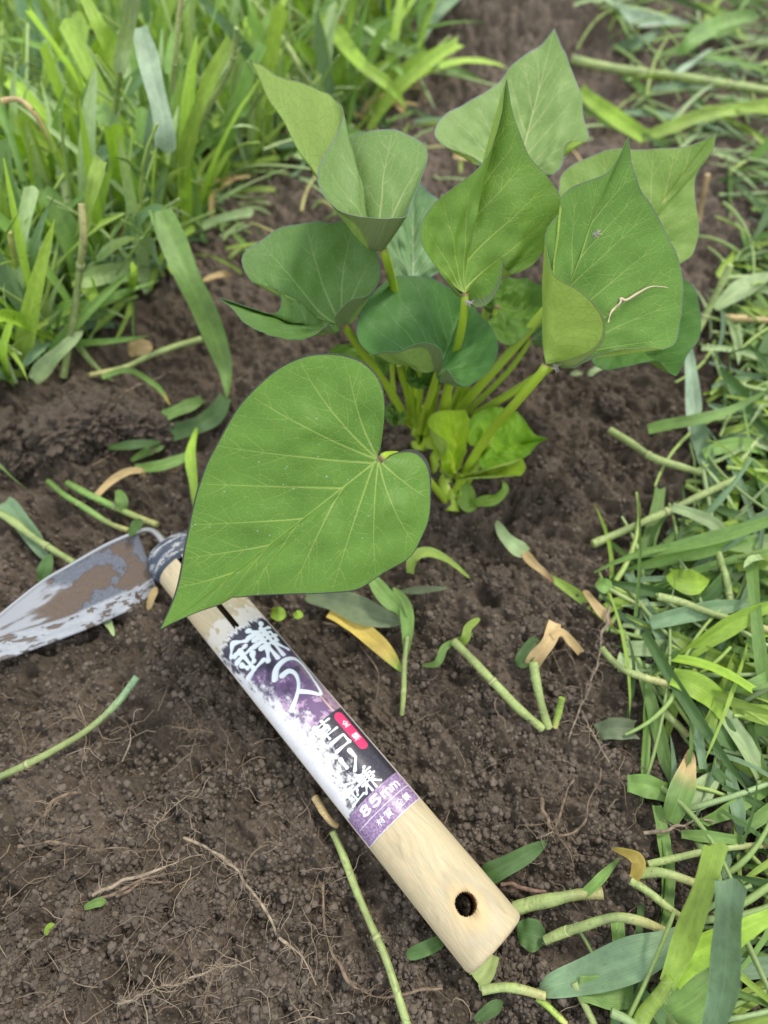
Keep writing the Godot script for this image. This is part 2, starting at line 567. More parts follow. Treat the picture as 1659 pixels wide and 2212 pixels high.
const EM := [[0.06, 0.36, 0.06, 0.97], [0.06, 0.5, 0.28, 0.36, 0.48, 0.5, 0.48, 0.97], [0.48, 0.5, 0.72, 0.36, 0.93, 0.5, 0.93, 0.97]]

func glyph(a: PackedFloat32Array, w: int, h: int, strokes: Array, x: float, y: float, sx: float, sy: float, r: float, taper := 0.35, curved := false) -> void:
	for st in strokes:
		var k: int = st.size() / 2
		var pts: Array = []
		for i in k:
			pts.append(Vector3(x + st[i * 2] * sx, y + st[i * 2 + 1] * sy, 0))
		if curved:
			pts = Array(spline(pts, 40))
			k = pts.size()
		var length := 0.0
		for i in k - 1:
			length += pts[i].distance_to(pts[i + 1])
		var steps: int = int(length / maxf(r * 0.3, 0.8)) + 2
		for i in steps + 1:
			var t := float(i) / steps * (k - 1)
			var q: int = mini(int(t), k - 2)
			var p: Vector3 = pts[q].lerp(pts[q + 1], t - q)
			var f := float(i) / steps
			stamp(a, w, h, p.x, p.y, r * (1.0 - taper * (0.5 - 0.5 * cos(f * 5.0))), 1.0)

func make_label_texture() -> void:
	var w := 400
	var h := 1500
	var ink := PackedFloat32Array()
	ink.resize(w * h)
	var halo := PackedFloat32Array()
	halo.resize(w * h)
	var pill := PackedFloat32Array()
	pill.resize(w * h)
	for pass_ in 2:
		var a := ink if pass_ == 0 else halo
		var e := 0.0 if pass_ == 0 else 5.0
		for g in [KIN, KEN]:
			glyph(a, w, h, g, 0.20 * w, 0.058 * h, 0.70 * w, 0.175 * h, 17.0 + e, 0.5)
		glyph(a, w, h, TO, 0.39 * w, 0.258 * h, 0.60 * w, 0.205 * h, 17.0 + e, 0.45, true)
		glyph(a, w, h, KUSA, 0.36 * w, 0.548 * h, 0.33 * w, 0.075 * h, 8.5 + e, 0.5)
		glyph(a, w, h, KO, 0.47 * w, 0.63 * h, 0.25 * w, 0.058 * h, 11.0 + e, 0.5)
		glyph(a, w, h, RI, 0.40 * w, 0.70 * h, 0.28 * w, 0.075 * h, 11.5 + e, 0.5)
		for g in [KIN, KEN]:
			glyph(a, w, h, g, 0.24 * w, 0.785 * h, 0.43 * w, 0.083 * h, 7.5 + e, 0.5)
		var x := 0.27
		for g in [EIGHT, FIVE]:
			glyph(a, w, h, g, x * w, 0.884 * h, 0.12 * w, 0.034 * h, 5.5 + e * 0.6, 0.1)
			x += 0.15
		for g in [EM, EM]:
			glyph(a, w, h, g, x * w, 0.884 * h, 0.12 * w, 0.034 * h, 3.6 + e * 0.6, 0.1)
			x += 0.14
		if pass_ == 0:
			x = 0.34
			for g in [ZAI, SHITSU, [[0.5, 0.3, 0.5, 0.32], [0.5, 0.75, 0.5, 0.77]], ZEN, KIN + KOU]:
				glyph(a, w, h, g, x * w, 0.951 * h, 0.095 * w, 0.028 * h, 1.7, 0.1)
				x += 0.115 if g.size() > 2 else 0.05
			glyph(a, w, h, [[0.0, 0.0, 1.0, 0.0]], 0.1 * w, 0.935 * h, 0.85 * w, 1.0, 1.6, 0.0)
	for i in 120:
		stamp(pill, w, h, 0.80 * w, lerpf(0.578, 0.715, i / 119.0) * h, 30.0, 1.0)
	glyph(ink, w, h, ZEN, 0.76 * w, 0.60 * h, 0.09 * w, 0.026 * h, 3.2)
	glyph(ink, w, h, KIN + KOU, 0.75 * w, 0.662 * h, 0.10 * w, 0.030 * h, 2.6)
	var n := FastNoiseLite.new()
	n.seed = 51
	n.frequency = 1.0
	n.fractal_octaves = 4
	var out := PackedByteArray()
	out.resize(w * h * 4)
	for j in h:
		var v := j / float(h)
		for i in w:
			var u := i / float(w)
			var k := j * w + i
			var cl := n.get_noise_2d(i * 0.013, j * 0.009)
			var c2 := n.get_noise_2d(i * 0.05 + 40.0, j * 0.05)
			# the print: dark top, violet clouds, black panel, violet foot
			var dark := Color(0.030, 0.026, 0.045)
			var violet := Color(0.135, 0.080, 0.170)
			var pink := Color(0.46, 0.31, 0.44)
			var c := dark.lerp(violet, smoothstep(0.12, 0.36, v + 0.25 * cl))
			c = c.lerp(pink, smoothstep(0.05, 0.5, cl + 0.4 * c2 + 1.6 * (v - 0.34) - absf(u - 0.45)) * 0.8)
			# distant ridge and rock lines at the right
			var ridge := smoothstep(0.78, 0.86, u + 0.06 * n.get_noise_2d(4.0, j * 0.02)) * smoothstep(0.22, 0.34, v)
			c = c.lerp(Color(0.24, 0.16, 0.2).lerp(Color(0.5, 0.36, 0.4), clampf(n.get_noise_2d(i * 0.12, j * 0.016) * 2.0, 0.0, 1.0)), ridge * 0.8)
			c = c.lerp(Color(0.75, 0.5, 0.3), exp(-pow((u - 0.78) / 0.012, 2.0)) * smoothstep(0.42, 0.5, v) * 0.7)
			var panel_top := 0.545 + 0.03 * pow(1.0 - u, 2.0)
			if v > panel_top:
				c = Color(0.028, 0.024, 0.036).lerp(Color(0.09, 0.08, 0.1), clampf(c2 * 1.2 - 0.2 + (1.0 - u) * 0.2, 0.0, 1.0))
			if v > 0.872:
				c = Color(0.19, 0.115, 0.215).lerp(Color(0.36, 0.25, 0.39), clampf(0.35 + c2 * 1.3, 0.0, 1.0))
			c = c.lerp(Color(0.76, 0.03, 0.12), pill[k])
			# lettering with its dark outline and grey lower side
			if v < 0.872 or v > 0.88:
				c = c.lerp(Color(0.05, 0.05, 0.07), halo[k] * (0.5 if v < 0.872 else 0.0))
				c = c.lerp(Color(0.62, 0.52, 0.68), halo[k] * (0.5 if v >= 0.872 else 0.0))
			if ink[k] > 0.0:
				var below: float = ink[mini(k + 7 * w + 4, w * h - 1)]
				c = c.lerp(Color(0.70, 0.745, 0.745).lerp(Color(0.50, 0.57, 0.60), (1.0 - below) * (0.6 if v < 0.872 else 0.0)), ink[k])
			# where the print has rubbed off to the white film
			var wear := 0.27 + 0.32 * sin((v - 0.2) * 3.7) - u * 1.15 - 0.16 * smoothstep(0.72, 0.9, v) - 0.55 * smoothstep(0.86, 0.9, v)
			wear += 0.24 * n.get_noise_2d(i * 0.02 + 70.0, j * 0.012) + 0.10 * n.get_noise_2d(i * 0.06, j * 0.045 + 33.0)
			wear -= 0.35 * smoothstep(0.14, 0.05, v) * smoothstep(0.1, 0.3, u)
			var rub := smoothstep(-0.06, 0.20, wear)
			var wt := 0.66 + 0.05 * c2 - 0.05 * cl
			c = c.lerp(Color(wt, wt * 0.985, wt * 0.98), rub)
			# mud specks and the clear rim
			var speck := smoothstep(0.47, 0.6, n.get_noise_2d(i * 0.06 + 500.0, j * 0.06))
			c = c.lerp(Color(0.34, 0.28, 0.2), speck * 0.6 * rub)
			var rim := maxf(smoothstep(0.955, 0.975, u), smoothstep(0.992, 0.996, v))
			rim = maxf(rim, smoothstep(0.035, 0.015, u))
			c = c.lerp(Color(0.62, 0.59, 0.54), rim * 0.8)
			# the torn upper end
			var torn := v + 0.014 * n.get_noise_2d(i * 0.03 + 5.0, 3.0) + 0.02 * n.get_noise_2d(i * 0.09, 90.0) - 0.022 - 0.02 * smoothstep(0.5, 0.0, u)
			c = c.lerp(Color(0.70, 0.69, 0.66), smoothstep(0.02, 0.004, torn))
			out[k * 4] = byte(c.r)
			out[k * 4 + 1] = byte(c.g)
			out[k * 4 + 2] = byte(c.b)
			out[k * 4 + 3] = 255 if torn > 0.0 else 0
	M.label_tex = texture(out, w, h, Image.FORMAT_RGBA8)

func make_steel_textures() -> void:
	var w := 512
	var h := 256
	var n := FastNoiseLite.new()
	n.seed = 61
	n.frequency = 1.0
	n.fractal_octaves = 4
	var out := PackedByteArray()
	out.resize(w * h * 3)
	var orm := PackedByteArray()
	orm.resize(w * h * 3)
	for j in h:
		var v := j / float(h)
		for i in w:
			var u := i / float(w)
			var big := n.get_noise_2d(i * 0.011 + 3.0, j * 0.016)
			var fine := n.get_noise_2d(i * 0.09, j * 0.09)
			var grit := n.get_noise_2d(i * 0.5, j * 0.5)
			var upper := smoothstep(0.68, 0.62, v)
			var gap := smoothstep(0.02, 0.12, n.get_noise_2d(i * 0.0065 + 13.0, j * 0.0105 + 2.0) + 0.10 * fine)          # bare dull patches in the mud
			var bare := smoothstep(0.50, 0.68, u + 0.16 * big - 0.25 * (v - 0.3)) # the clean end
			var mud := lerpf(-0.38 + 0.9 * smoothstep(0.12, 0.42, n.get_noise_2d(i * 0.021 + 88.0, j * 0.03) + 0.3 * fine), 0.42 - 0.9 * gap - 0.75 * bare, upper)
			mud -= 0.7 * smoothstep(0.05, 0.02, v)
			mud += 0.35 * smoothstep(0.12, 0.0, u) * upper
			var m := smoothstep(-0.22, 0.24, mud + grit * 0.3) * (0.86 + 0.14 * fine)
			var st := 0.40 + 0.07 * fine + 0.08 * big
			var steel := Color(st, st * 1.02, st * 1.05).lerp(Color(0.085, 0.095, 0.12) * (1.0 + 0.5 * fine), upper * (1.0 - bare) * 0.95)
			steel = steel.lerp(Color(0.24, 0.25, 0.27), upper * bare * 0.8)
			var soil := Color(0.110, 0.074, 0.047) * (1.0 + 0.5 * grit + 0.3 * fine)
			var c := steel.lerp(soil, m)
			var k := (j * w + i) * 3
			out[k] = byte(c.r)
			out[k + 1] = byte(c.g)
			out[k + 2] = byte(c.b)
			orm[k] = int(clampf(40.0 + 150.0 * m + 40.0 * m * grit + 20.0 * fine, 0.0, 255.0))   # how thick the mud sits
			orm[k + 1] = int(lerpf(125.0 + 40.0 * fine + 60.0 * upper, 245.0, m))
			orm[k + 2] = int(lerpf(lerpf(170.0, 20.0, upper), 0.0, m))
	M.steel_tex = texture(out, w, h)
	M.steel_orm = texture(orm, w, h)
	# the ferrule: dark blue-grey with pale scuffs
	var f := PackedByteArray()
	f.resize(256 * 128 * 3)
	for j in 128:
		for i in 256:
			var q := smoothstep(0.05, 0.4, n.get_noise_2d(i * 0.02 + 700.0, j * 0.05) + 0.4 * n.get_noise_2d(i * 0.2, j * 0.2 + 60.0) + 0.25 * absf(j / 64.0 - 1.0) - 0.12)
			var c := Color(0.045, 0.058, 0.085).lerp(Color(0.42, 0.42, 0.41), q * 0.75)
			var k := (j * 256 + i) * 3
			f[k] = byte(c.r)
			f[k + 1] = byte(c.g)
			f[k + 2] = byte(c.b)
	M.ferrule_tex = texture(f, 256, 128)

# ------------------------------------------------------------------ materials
func mat(albedo: Color, rough: float, spec := 0.5) -> StandardMaterial3D:
	var m := StandardMaterial3D.new()
	m.albedo_color = albedo.linear_to_srgb()
	m.roughness = rough
	m.metallic_specular = spec
	return m

func leaf_material(top: bool, tint: Color, dark_rim := false) -> StandardMaterial3D:
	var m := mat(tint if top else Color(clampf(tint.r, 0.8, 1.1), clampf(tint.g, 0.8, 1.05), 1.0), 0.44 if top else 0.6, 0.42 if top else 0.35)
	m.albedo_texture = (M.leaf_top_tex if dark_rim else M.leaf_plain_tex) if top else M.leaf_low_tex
	m.heightmap_enabled = true
	m.heightmap_texture = M.leaf_high_tex
	m.heightmap_scale = 0.07 if top else -0.09
	m.heightmap_flip_texture = false
	m.backlight_enabled = true
	m.backlight = Color(0.84, 0.86, 0.34)
	return m

func make_materials() -> void:
	PAL = {
		"yg": Color(0.36, 0.52, 0.085), "mid": Color(0.215, 0.37, 0.085), "deep": Color(0.10, 0.195, 0.05), "blue": Color(0.22, 0.35, 0.18), "pale": Color(0.44, 0.58, 0.26), "ice": Color(0.42, 0.56, 0.37),
		"stem": Color(0.40, 0.50, 0.17), "lime": Color(0.36, 0.56, 0.06), "tan": Color(0.66, 0.48, 0.22), "yellow": Color(0.74, 0.56, 0.12), "brown": Color(0.27, 0.15, 0.07), "root": Color(0.19, 0.14, 0.095), "palerooot": Color(0.31, 0.245, 0.175), "dusty": Color(0.20, 0.26, 0.13),
	}
	var g := mat(Color.WHITE, 0.5, 0.45)
	g.albedo_texture = M.grass_tex
	g.vertex_color_use_as_albedo = true
	g.heightmap_enabled = true
	g.heightmap_texture = M.grass_high_tex
	g.heightmap_scale = 0.012
	g.backlight_enabled = true
	g.backlight = Color(0.6, 0.62, 0.3)
	M.grass = g
	var st := mat(Color.WHITE, 0.5, 0.45)
	st.vertex_color_use_as_albedo = true
	st.albedo_texture = M.grass_tex
	M.stem = st
	var pe := mat(Color.WHITE, 0.42, 0.5)
	pe.vertex_color_use_as_albedo = true
	M.petiole = pe
	var rt := mat(Color.WHITE, 0.85, 0.3)
	rt.vertex_color_use_as_albedo = true
	M.root = rt
	var so := mat(Color.WHITE, 0.96, 0.2)
	so.vertex_color_use_as_albedo = true
	so.albedo_texture = M.soil_tex
	so.uv1_triplanar = true
	so.uv1_world_triplanar = true
	so.uv1_scale = Vector3.ONE * 22.0
	so.heightmap_enabled = true
	so.heightmap_texture = M.soil_high_tex
	so.heightmap_scale = 0.09
	M.soil = so

# ------------------------------------------------------------------ the sweet potato plant
var leaf_points := {}

func arc(p: PackedVector3Array) -> PackedFloat32Array:
	var a := PackedFloat32Array()
	var run := 0.0
	for i in p.size():
		if i > 0:
			run += p[i].distance_to(p[i - 1])
		a.append(run)
	for i in a.size():
		a[i] /= maxf(run, 1e-6)
	return a

func along(p: PackedVector3Array, a: PackedFloat32Array, f: float) -> Vector3:
	for i in range(1, p.size()):
		if a[i] >= f:
			return p[i - 1].lerp(p[i], (f - a[i - 1]) / maxf(a[i] - a[i - 1], 1e-6))
	return p[p.size() - 1]

# o: x, y, depth in mm of points along the margin, from the notch round one half to the tip (number tip) and back along the other half
func make_leaf(plant: Node3D, key: String, j: Array, o: Array, tip: int, bulge_mm: float, tint: Color, petiole: Array, r_mm: float, face := Vector3.ZERO, called := "leaf") -> MeshInstance3D:
	var joint := at_depth(j[0], j[1], j[2])
	var pts: Array = []
	for i in o.size() / 3:
		pts.append(at_depth(o[i * 3], o[i * 3 + 1], o[i * 3 + 2]))
	var half_a := spline(pts.slice(0, tip + 1), 240)
	var half_b := spline(pts.slice(tip), 240)
	var canon: Array = []
	for h in HALF:
		canon.append(Vector3(h.x, h.y, 0))
	var cc := spline(canon, 300)
	var ca := arc(cc)
	var aa := arc(half_a)
	var ab := arc(half_b)
	var per := 64
	var cols := per * 2 + 1
	var rim := PackedVector3Array()
	var flat := PackedVector2Array()
	for k in cols:
		if k <= per:
			var f := float(k) / per
			rim.append(along(half_a, aa, f))
			var q := along(cc, ca, f)
			flat.append(Vector2(-q.x, q.y))
		else:
			var f := float(k - per) / per
			rim.append(along(half_b, ab, f))
			var q := along(cc, ca, 1.0 - f)
			flat.append(Vector2(q.x, q.y))
	var sum := Vector3.ZERO
	for k in cols - 1:
		sum += (rim[k] - joint).cross(rim[k + 1] - joint)
	var want := face if face != Vector3.ZERO else (EYE - joint).normalized() + Vector3.UP * 0.6
	var flip := sum.dot(want) < 0.0
	var up := (-sum if flip else sum).normalized()
	var rows := 24
	var p := PackedVector3Array()
	var t := PackedVector2Array()
	for r in rows:
		var s := pow(float(r) / (rows - 1), 0.9)
		for k in cols:
			var e := rim[k] - joint
			var q := flat[k] * s
			var ripple := n_low.get_noise_2d(q.x * 0.42 + joint.x * 9.0, q.y * 0.42) * 0.0024
			var groove := -(0.0018 if key == "front" else 0.0042) * exp(-pow(q.x / 0.12, 2.0)) * pow(sin(PI * minf(s, 1.0)), 0.8)
			p.append(joint + e * s + up * (bulge_mm * 0.001 * 4.0 * s * (1.0 - s) + ripple * sin(PI * minf(s, 0.85)) + groove))
			t.append(leaf_uv(q.x, q.y))
	var top := Shape.new()
	top.sheet(p, rows, cols, t, PackedColorArray([Color.WHITE]), flip)
	var low := Shape.new()
	var p2 := PackedVector3Array()
	for i in p.size():
		p2.append(p[i] - top.n[i] * 0.00022)
	low.sheet(p2, rows, cols, t, PackedColorArray([Color.WHITE]), not flip)
	var edge := PackedVector3Array()
	var et := PackedVector2Array()
	for k in cols:
		edge.append(p[(rows - 1) * cols + k])
		et.append(t[(rows - 1) * cols + k])
	for k in cols:
		edge.append(p2[(rows - 1) * cols + k])
		et.append(t[(rows - 1) * cols + k])
	top.sheet(edge, 2, cols, et, PackedColorArray([Color.WHITE]), flip)
	leaf_points[key] = p
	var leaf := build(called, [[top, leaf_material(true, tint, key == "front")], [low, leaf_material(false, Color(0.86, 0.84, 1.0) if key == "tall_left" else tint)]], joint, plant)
	if petiole.size():
		var way: Array = [joint]
		for i in petiole.size() / 3:
			way.append(at_depth(petiole[i * 3], petiole[i * 3 + 1], petiole[i * 3 + 2]))
		var s := Shape.new()
		tube(s, spline(way, 36), r_mm * 0.00078, r_mm * 0.001, 10, Color(0.17, 0.11, 0.045), 0.05, true, Color(0.24, 0.37, 0.025))
		# purple only just under the blade
		for i in s.c.size():
			var ring: int = i / 11
			s.c[i] = Color(0.17, 0.10, 0.05).lerp(Color(0.30, 0.43, 0.03), smoothstep(1.0, 5.0, float(ring)))
		build("petiole", [[s, M.petiole]], joint, leaf)
	return leaf

func make_plant() -> void:
	var foot := on_soil(930, 1010, 0)
	var plant := base("sweet_potato_plant", foot)
	tag(plant, "young sweet potato plant with heart shaped green leaves rising from the bare soil", "plant")
	var c := Color(1, 1, 1)
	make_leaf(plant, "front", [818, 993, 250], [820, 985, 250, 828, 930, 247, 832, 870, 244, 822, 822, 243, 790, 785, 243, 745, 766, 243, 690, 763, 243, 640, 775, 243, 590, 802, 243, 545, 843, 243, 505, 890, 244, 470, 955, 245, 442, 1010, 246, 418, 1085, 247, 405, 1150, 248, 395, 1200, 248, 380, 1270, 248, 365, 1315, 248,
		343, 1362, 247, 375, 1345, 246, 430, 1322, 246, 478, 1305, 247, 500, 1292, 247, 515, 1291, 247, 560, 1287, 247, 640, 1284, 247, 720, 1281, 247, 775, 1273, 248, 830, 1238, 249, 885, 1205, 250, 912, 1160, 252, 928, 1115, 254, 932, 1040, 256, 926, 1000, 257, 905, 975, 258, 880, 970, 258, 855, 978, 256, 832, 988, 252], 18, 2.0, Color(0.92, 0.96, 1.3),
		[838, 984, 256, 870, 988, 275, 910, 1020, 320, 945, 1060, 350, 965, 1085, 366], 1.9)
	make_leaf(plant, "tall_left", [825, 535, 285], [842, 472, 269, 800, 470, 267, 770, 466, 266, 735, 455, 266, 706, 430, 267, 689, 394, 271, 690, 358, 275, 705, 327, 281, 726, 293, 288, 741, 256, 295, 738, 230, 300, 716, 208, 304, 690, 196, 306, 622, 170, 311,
		540, 130, 316, 588, 200, 318, 628, 252, 320, 668, 310, 321, 694, 360, 320, 722, 342, 318, 744, 305, 315, 790, 285, 311, 858, 279, 308, 922, 322, 302, 907, 390, 294, 886, 440, 284, 878, 466, 274, 845, 470, 270, 806, 474, 269], 14, -1.5, Color(1.35, 1.15, 3.1),  # bluish tint: the sky sheen inside the funnel is painted into the colour
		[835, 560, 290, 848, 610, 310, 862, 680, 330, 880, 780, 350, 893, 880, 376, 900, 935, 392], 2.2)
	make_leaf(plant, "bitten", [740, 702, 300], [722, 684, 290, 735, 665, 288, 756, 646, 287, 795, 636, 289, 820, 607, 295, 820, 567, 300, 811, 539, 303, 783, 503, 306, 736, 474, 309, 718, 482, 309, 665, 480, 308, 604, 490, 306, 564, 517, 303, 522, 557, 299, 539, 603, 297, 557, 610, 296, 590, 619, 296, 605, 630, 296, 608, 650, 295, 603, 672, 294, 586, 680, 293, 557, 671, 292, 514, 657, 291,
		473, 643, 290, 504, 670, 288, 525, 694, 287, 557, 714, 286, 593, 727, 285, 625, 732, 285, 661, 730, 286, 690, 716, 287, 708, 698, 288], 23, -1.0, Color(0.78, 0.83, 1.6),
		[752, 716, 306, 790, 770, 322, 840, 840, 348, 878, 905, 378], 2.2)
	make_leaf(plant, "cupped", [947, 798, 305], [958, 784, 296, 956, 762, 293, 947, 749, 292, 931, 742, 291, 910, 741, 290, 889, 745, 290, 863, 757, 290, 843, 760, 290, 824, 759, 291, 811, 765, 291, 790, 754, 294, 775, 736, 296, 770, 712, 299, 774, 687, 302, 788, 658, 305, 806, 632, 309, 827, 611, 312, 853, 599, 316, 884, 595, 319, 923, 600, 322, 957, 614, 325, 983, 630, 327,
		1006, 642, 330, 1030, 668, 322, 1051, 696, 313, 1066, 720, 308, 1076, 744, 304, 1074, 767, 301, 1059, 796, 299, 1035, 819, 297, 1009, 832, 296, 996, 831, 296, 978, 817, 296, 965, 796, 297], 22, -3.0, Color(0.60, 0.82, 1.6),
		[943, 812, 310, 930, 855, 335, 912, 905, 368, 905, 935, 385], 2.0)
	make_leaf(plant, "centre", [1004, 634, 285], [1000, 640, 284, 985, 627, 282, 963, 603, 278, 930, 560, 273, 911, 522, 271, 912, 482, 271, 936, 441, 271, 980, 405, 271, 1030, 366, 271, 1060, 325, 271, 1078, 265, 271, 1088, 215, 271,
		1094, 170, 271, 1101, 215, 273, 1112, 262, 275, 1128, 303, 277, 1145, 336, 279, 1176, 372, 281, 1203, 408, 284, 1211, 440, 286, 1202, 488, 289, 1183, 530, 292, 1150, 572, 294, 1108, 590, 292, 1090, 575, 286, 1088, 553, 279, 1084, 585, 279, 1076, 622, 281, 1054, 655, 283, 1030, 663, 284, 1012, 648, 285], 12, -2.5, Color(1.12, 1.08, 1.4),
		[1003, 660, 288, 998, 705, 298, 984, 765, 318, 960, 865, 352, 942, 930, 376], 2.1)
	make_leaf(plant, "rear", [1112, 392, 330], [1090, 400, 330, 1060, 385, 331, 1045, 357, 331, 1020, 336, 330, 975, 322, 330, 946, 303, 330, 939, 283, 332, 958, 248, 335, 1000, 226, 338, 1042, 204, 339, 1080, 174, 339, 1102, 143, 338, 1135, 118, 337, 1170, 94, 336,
		1198, 60, 334, 1211, 92, 335, 1240, 160, 336, 1255, 202, 336, 1260, 250, 335, 1271, 302, 333, 1232, 304, 331, 1218, 322, 330, 1216, 354, 330, 1196, 376, 330, 1172, 374, 330, 1140, 385, 330], 14, -1.5, Color(1.6, 1.3, 3.6),  # lightened tint stands in for pale sheen from the sky
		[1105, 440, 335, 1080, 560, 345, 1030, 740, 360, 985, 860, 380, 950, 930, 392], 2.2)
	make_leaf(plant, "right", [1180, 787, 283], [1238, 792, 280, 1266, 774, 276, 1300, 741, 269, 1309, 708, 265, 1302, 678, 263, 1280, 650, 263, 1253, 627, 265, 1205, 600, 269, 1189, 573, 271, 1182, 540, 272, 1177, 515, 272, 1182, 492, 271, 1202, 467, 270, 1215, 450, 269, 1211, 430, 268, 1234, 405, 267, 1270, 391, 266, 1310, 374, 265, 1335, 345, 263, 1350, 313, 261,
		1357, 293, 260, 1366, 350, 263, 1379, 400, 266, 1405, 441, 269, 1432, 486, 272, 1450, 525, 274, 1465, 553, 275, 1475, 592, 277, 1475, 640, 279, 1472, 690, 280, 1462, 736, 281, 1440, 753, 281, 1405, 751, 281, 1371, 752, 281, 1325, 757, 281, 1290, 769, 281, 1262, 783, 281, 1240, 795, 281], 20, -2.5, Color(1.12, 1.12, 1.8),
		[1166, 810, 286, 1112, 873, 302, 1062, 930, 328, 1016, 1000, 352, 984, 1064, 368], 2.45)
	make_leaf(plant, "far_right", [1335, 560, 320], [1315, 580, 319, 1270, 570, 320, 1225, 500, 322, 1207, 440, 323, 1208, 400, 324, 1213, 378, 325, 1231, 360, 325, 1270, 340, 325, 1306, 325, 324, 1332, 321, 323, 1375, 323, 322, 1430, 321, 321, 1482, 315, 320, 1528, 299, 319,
		1549, 285, 319, 1541, 320, 320, 1522, 350, 321, 1503, 380, 322, 1501, 425, 322, 1507, 465, 322, 1510, 505, 322, 1497, 547, 321, 1475, 566, 320, 1420, 590, 319, 1360, 585, 319], 14, -2.0, Color(1.5, 1.25, 2.4),  # paler, bluer colour with the sky sheen painted in
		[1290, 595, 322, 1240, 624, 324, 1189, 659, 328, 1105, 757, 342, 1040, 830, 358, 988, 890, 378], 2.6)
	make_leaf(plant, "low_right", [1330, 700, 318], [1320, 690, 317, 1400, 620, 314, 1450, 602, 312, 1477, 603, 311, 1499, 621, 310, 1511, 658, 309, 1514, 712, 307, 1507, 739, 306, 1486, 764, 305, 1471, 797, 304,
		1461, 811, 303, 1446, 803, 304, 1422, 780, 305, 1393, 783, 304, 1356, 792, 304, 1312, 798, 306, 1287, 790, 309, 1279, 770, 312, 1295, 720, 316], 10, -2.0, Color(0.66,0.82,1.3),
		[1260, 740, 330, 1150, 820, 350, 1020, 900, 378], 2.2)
	make_leaf(plant, "sheen_rear", [892, 603, 336], [884, 607, 336, 850, 592, 337, 832, 560, 338, 842, 490, 341, 865, 430, 343, 893, 381, 345, 930, 418, 344, 963, 445, 342, 985, 500, 340, 976, 560, 338, 932, 597, 337, 902, 608, 336], 5, -1.0, Color(1.8, 1.6, 7.0),  # the strong blue is sky reflection painted into the leaf tint
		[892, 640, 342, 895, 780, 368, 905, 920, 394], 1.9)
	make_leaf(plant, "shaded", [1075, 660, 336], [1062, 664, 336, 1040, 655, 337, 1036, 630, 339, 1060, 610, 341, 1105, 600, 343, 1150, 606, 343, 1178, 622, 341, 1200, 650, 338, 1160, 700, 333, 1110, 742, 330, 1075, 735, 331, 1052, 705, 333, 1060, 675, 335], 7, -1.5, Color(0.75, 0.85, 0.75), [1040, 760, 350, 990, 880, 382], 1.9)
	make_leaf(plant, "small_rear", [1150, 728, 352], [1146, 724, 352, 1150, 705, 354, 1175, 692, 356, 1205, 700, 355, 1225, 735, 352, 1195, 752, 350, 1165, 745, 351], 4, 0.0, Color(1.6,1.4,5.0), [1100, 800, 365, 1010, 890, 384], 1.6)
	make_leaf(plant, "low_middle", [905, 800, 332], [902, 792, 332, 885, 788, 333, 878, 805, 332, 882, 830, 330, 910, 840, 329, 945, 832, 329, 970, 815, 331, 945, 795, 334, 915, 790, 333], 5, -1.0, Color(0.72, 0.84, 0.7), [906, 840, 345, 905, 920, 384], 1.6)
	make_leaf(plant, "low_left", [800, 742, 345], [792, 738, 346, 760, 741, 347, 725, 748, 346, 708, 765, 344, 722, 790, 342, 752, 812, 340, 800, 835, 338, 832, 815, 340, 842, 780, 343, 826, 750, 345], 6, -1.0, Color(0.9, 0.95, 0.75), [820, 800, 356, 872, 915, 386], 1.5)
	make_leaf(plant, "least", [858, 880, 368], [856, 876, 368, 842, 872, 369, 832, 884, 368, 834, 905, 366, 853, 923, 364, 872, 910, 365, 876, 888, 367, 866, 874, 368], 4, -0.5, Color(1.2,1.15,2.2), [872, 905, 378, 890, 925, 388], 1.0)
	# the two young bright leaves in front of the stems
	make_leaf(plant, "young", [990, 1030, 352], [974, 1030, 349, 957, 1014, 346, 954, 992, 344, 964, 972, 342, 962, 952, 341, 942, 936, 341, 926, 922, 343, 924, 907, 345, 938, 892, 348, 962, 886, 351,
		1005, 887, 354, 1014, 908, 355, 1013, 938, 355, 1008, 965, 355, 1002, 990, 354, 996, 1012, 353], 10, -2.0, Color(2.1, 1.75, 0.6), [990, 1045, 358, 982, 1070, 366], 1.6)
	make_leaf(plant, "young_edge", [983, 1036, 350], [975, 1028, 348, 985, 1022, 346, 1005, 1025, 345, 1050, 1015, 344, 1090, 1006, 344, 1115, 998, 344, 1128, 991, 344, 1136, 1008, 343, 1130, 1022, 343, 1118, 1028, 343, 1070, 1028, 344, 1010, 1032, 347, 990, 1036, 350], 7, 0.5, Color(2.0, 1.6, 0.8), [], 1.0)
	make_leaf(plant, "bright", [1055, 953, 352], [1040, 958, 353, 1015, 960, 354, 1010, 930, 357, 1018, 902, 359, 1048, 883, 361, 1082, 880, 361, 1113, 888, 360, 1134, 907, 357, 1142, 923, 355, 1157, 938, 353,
		1184, 947, 352, 1168, 954, 351, 1154, 968, 350, 1143, 982, 349, 1121, 996, 348, 1092, 1007, 348, 1058, 1016, 348, 1036, 1006, 350, 1032, 975, 352], 10, -1.5, Color(1.15, 1.25, 0.35), [1040, 990, 362, 1000, 1060, 372], 1.7)
	# the stems at the crown
	var green := Color(0.31, 0.44, 0.03)
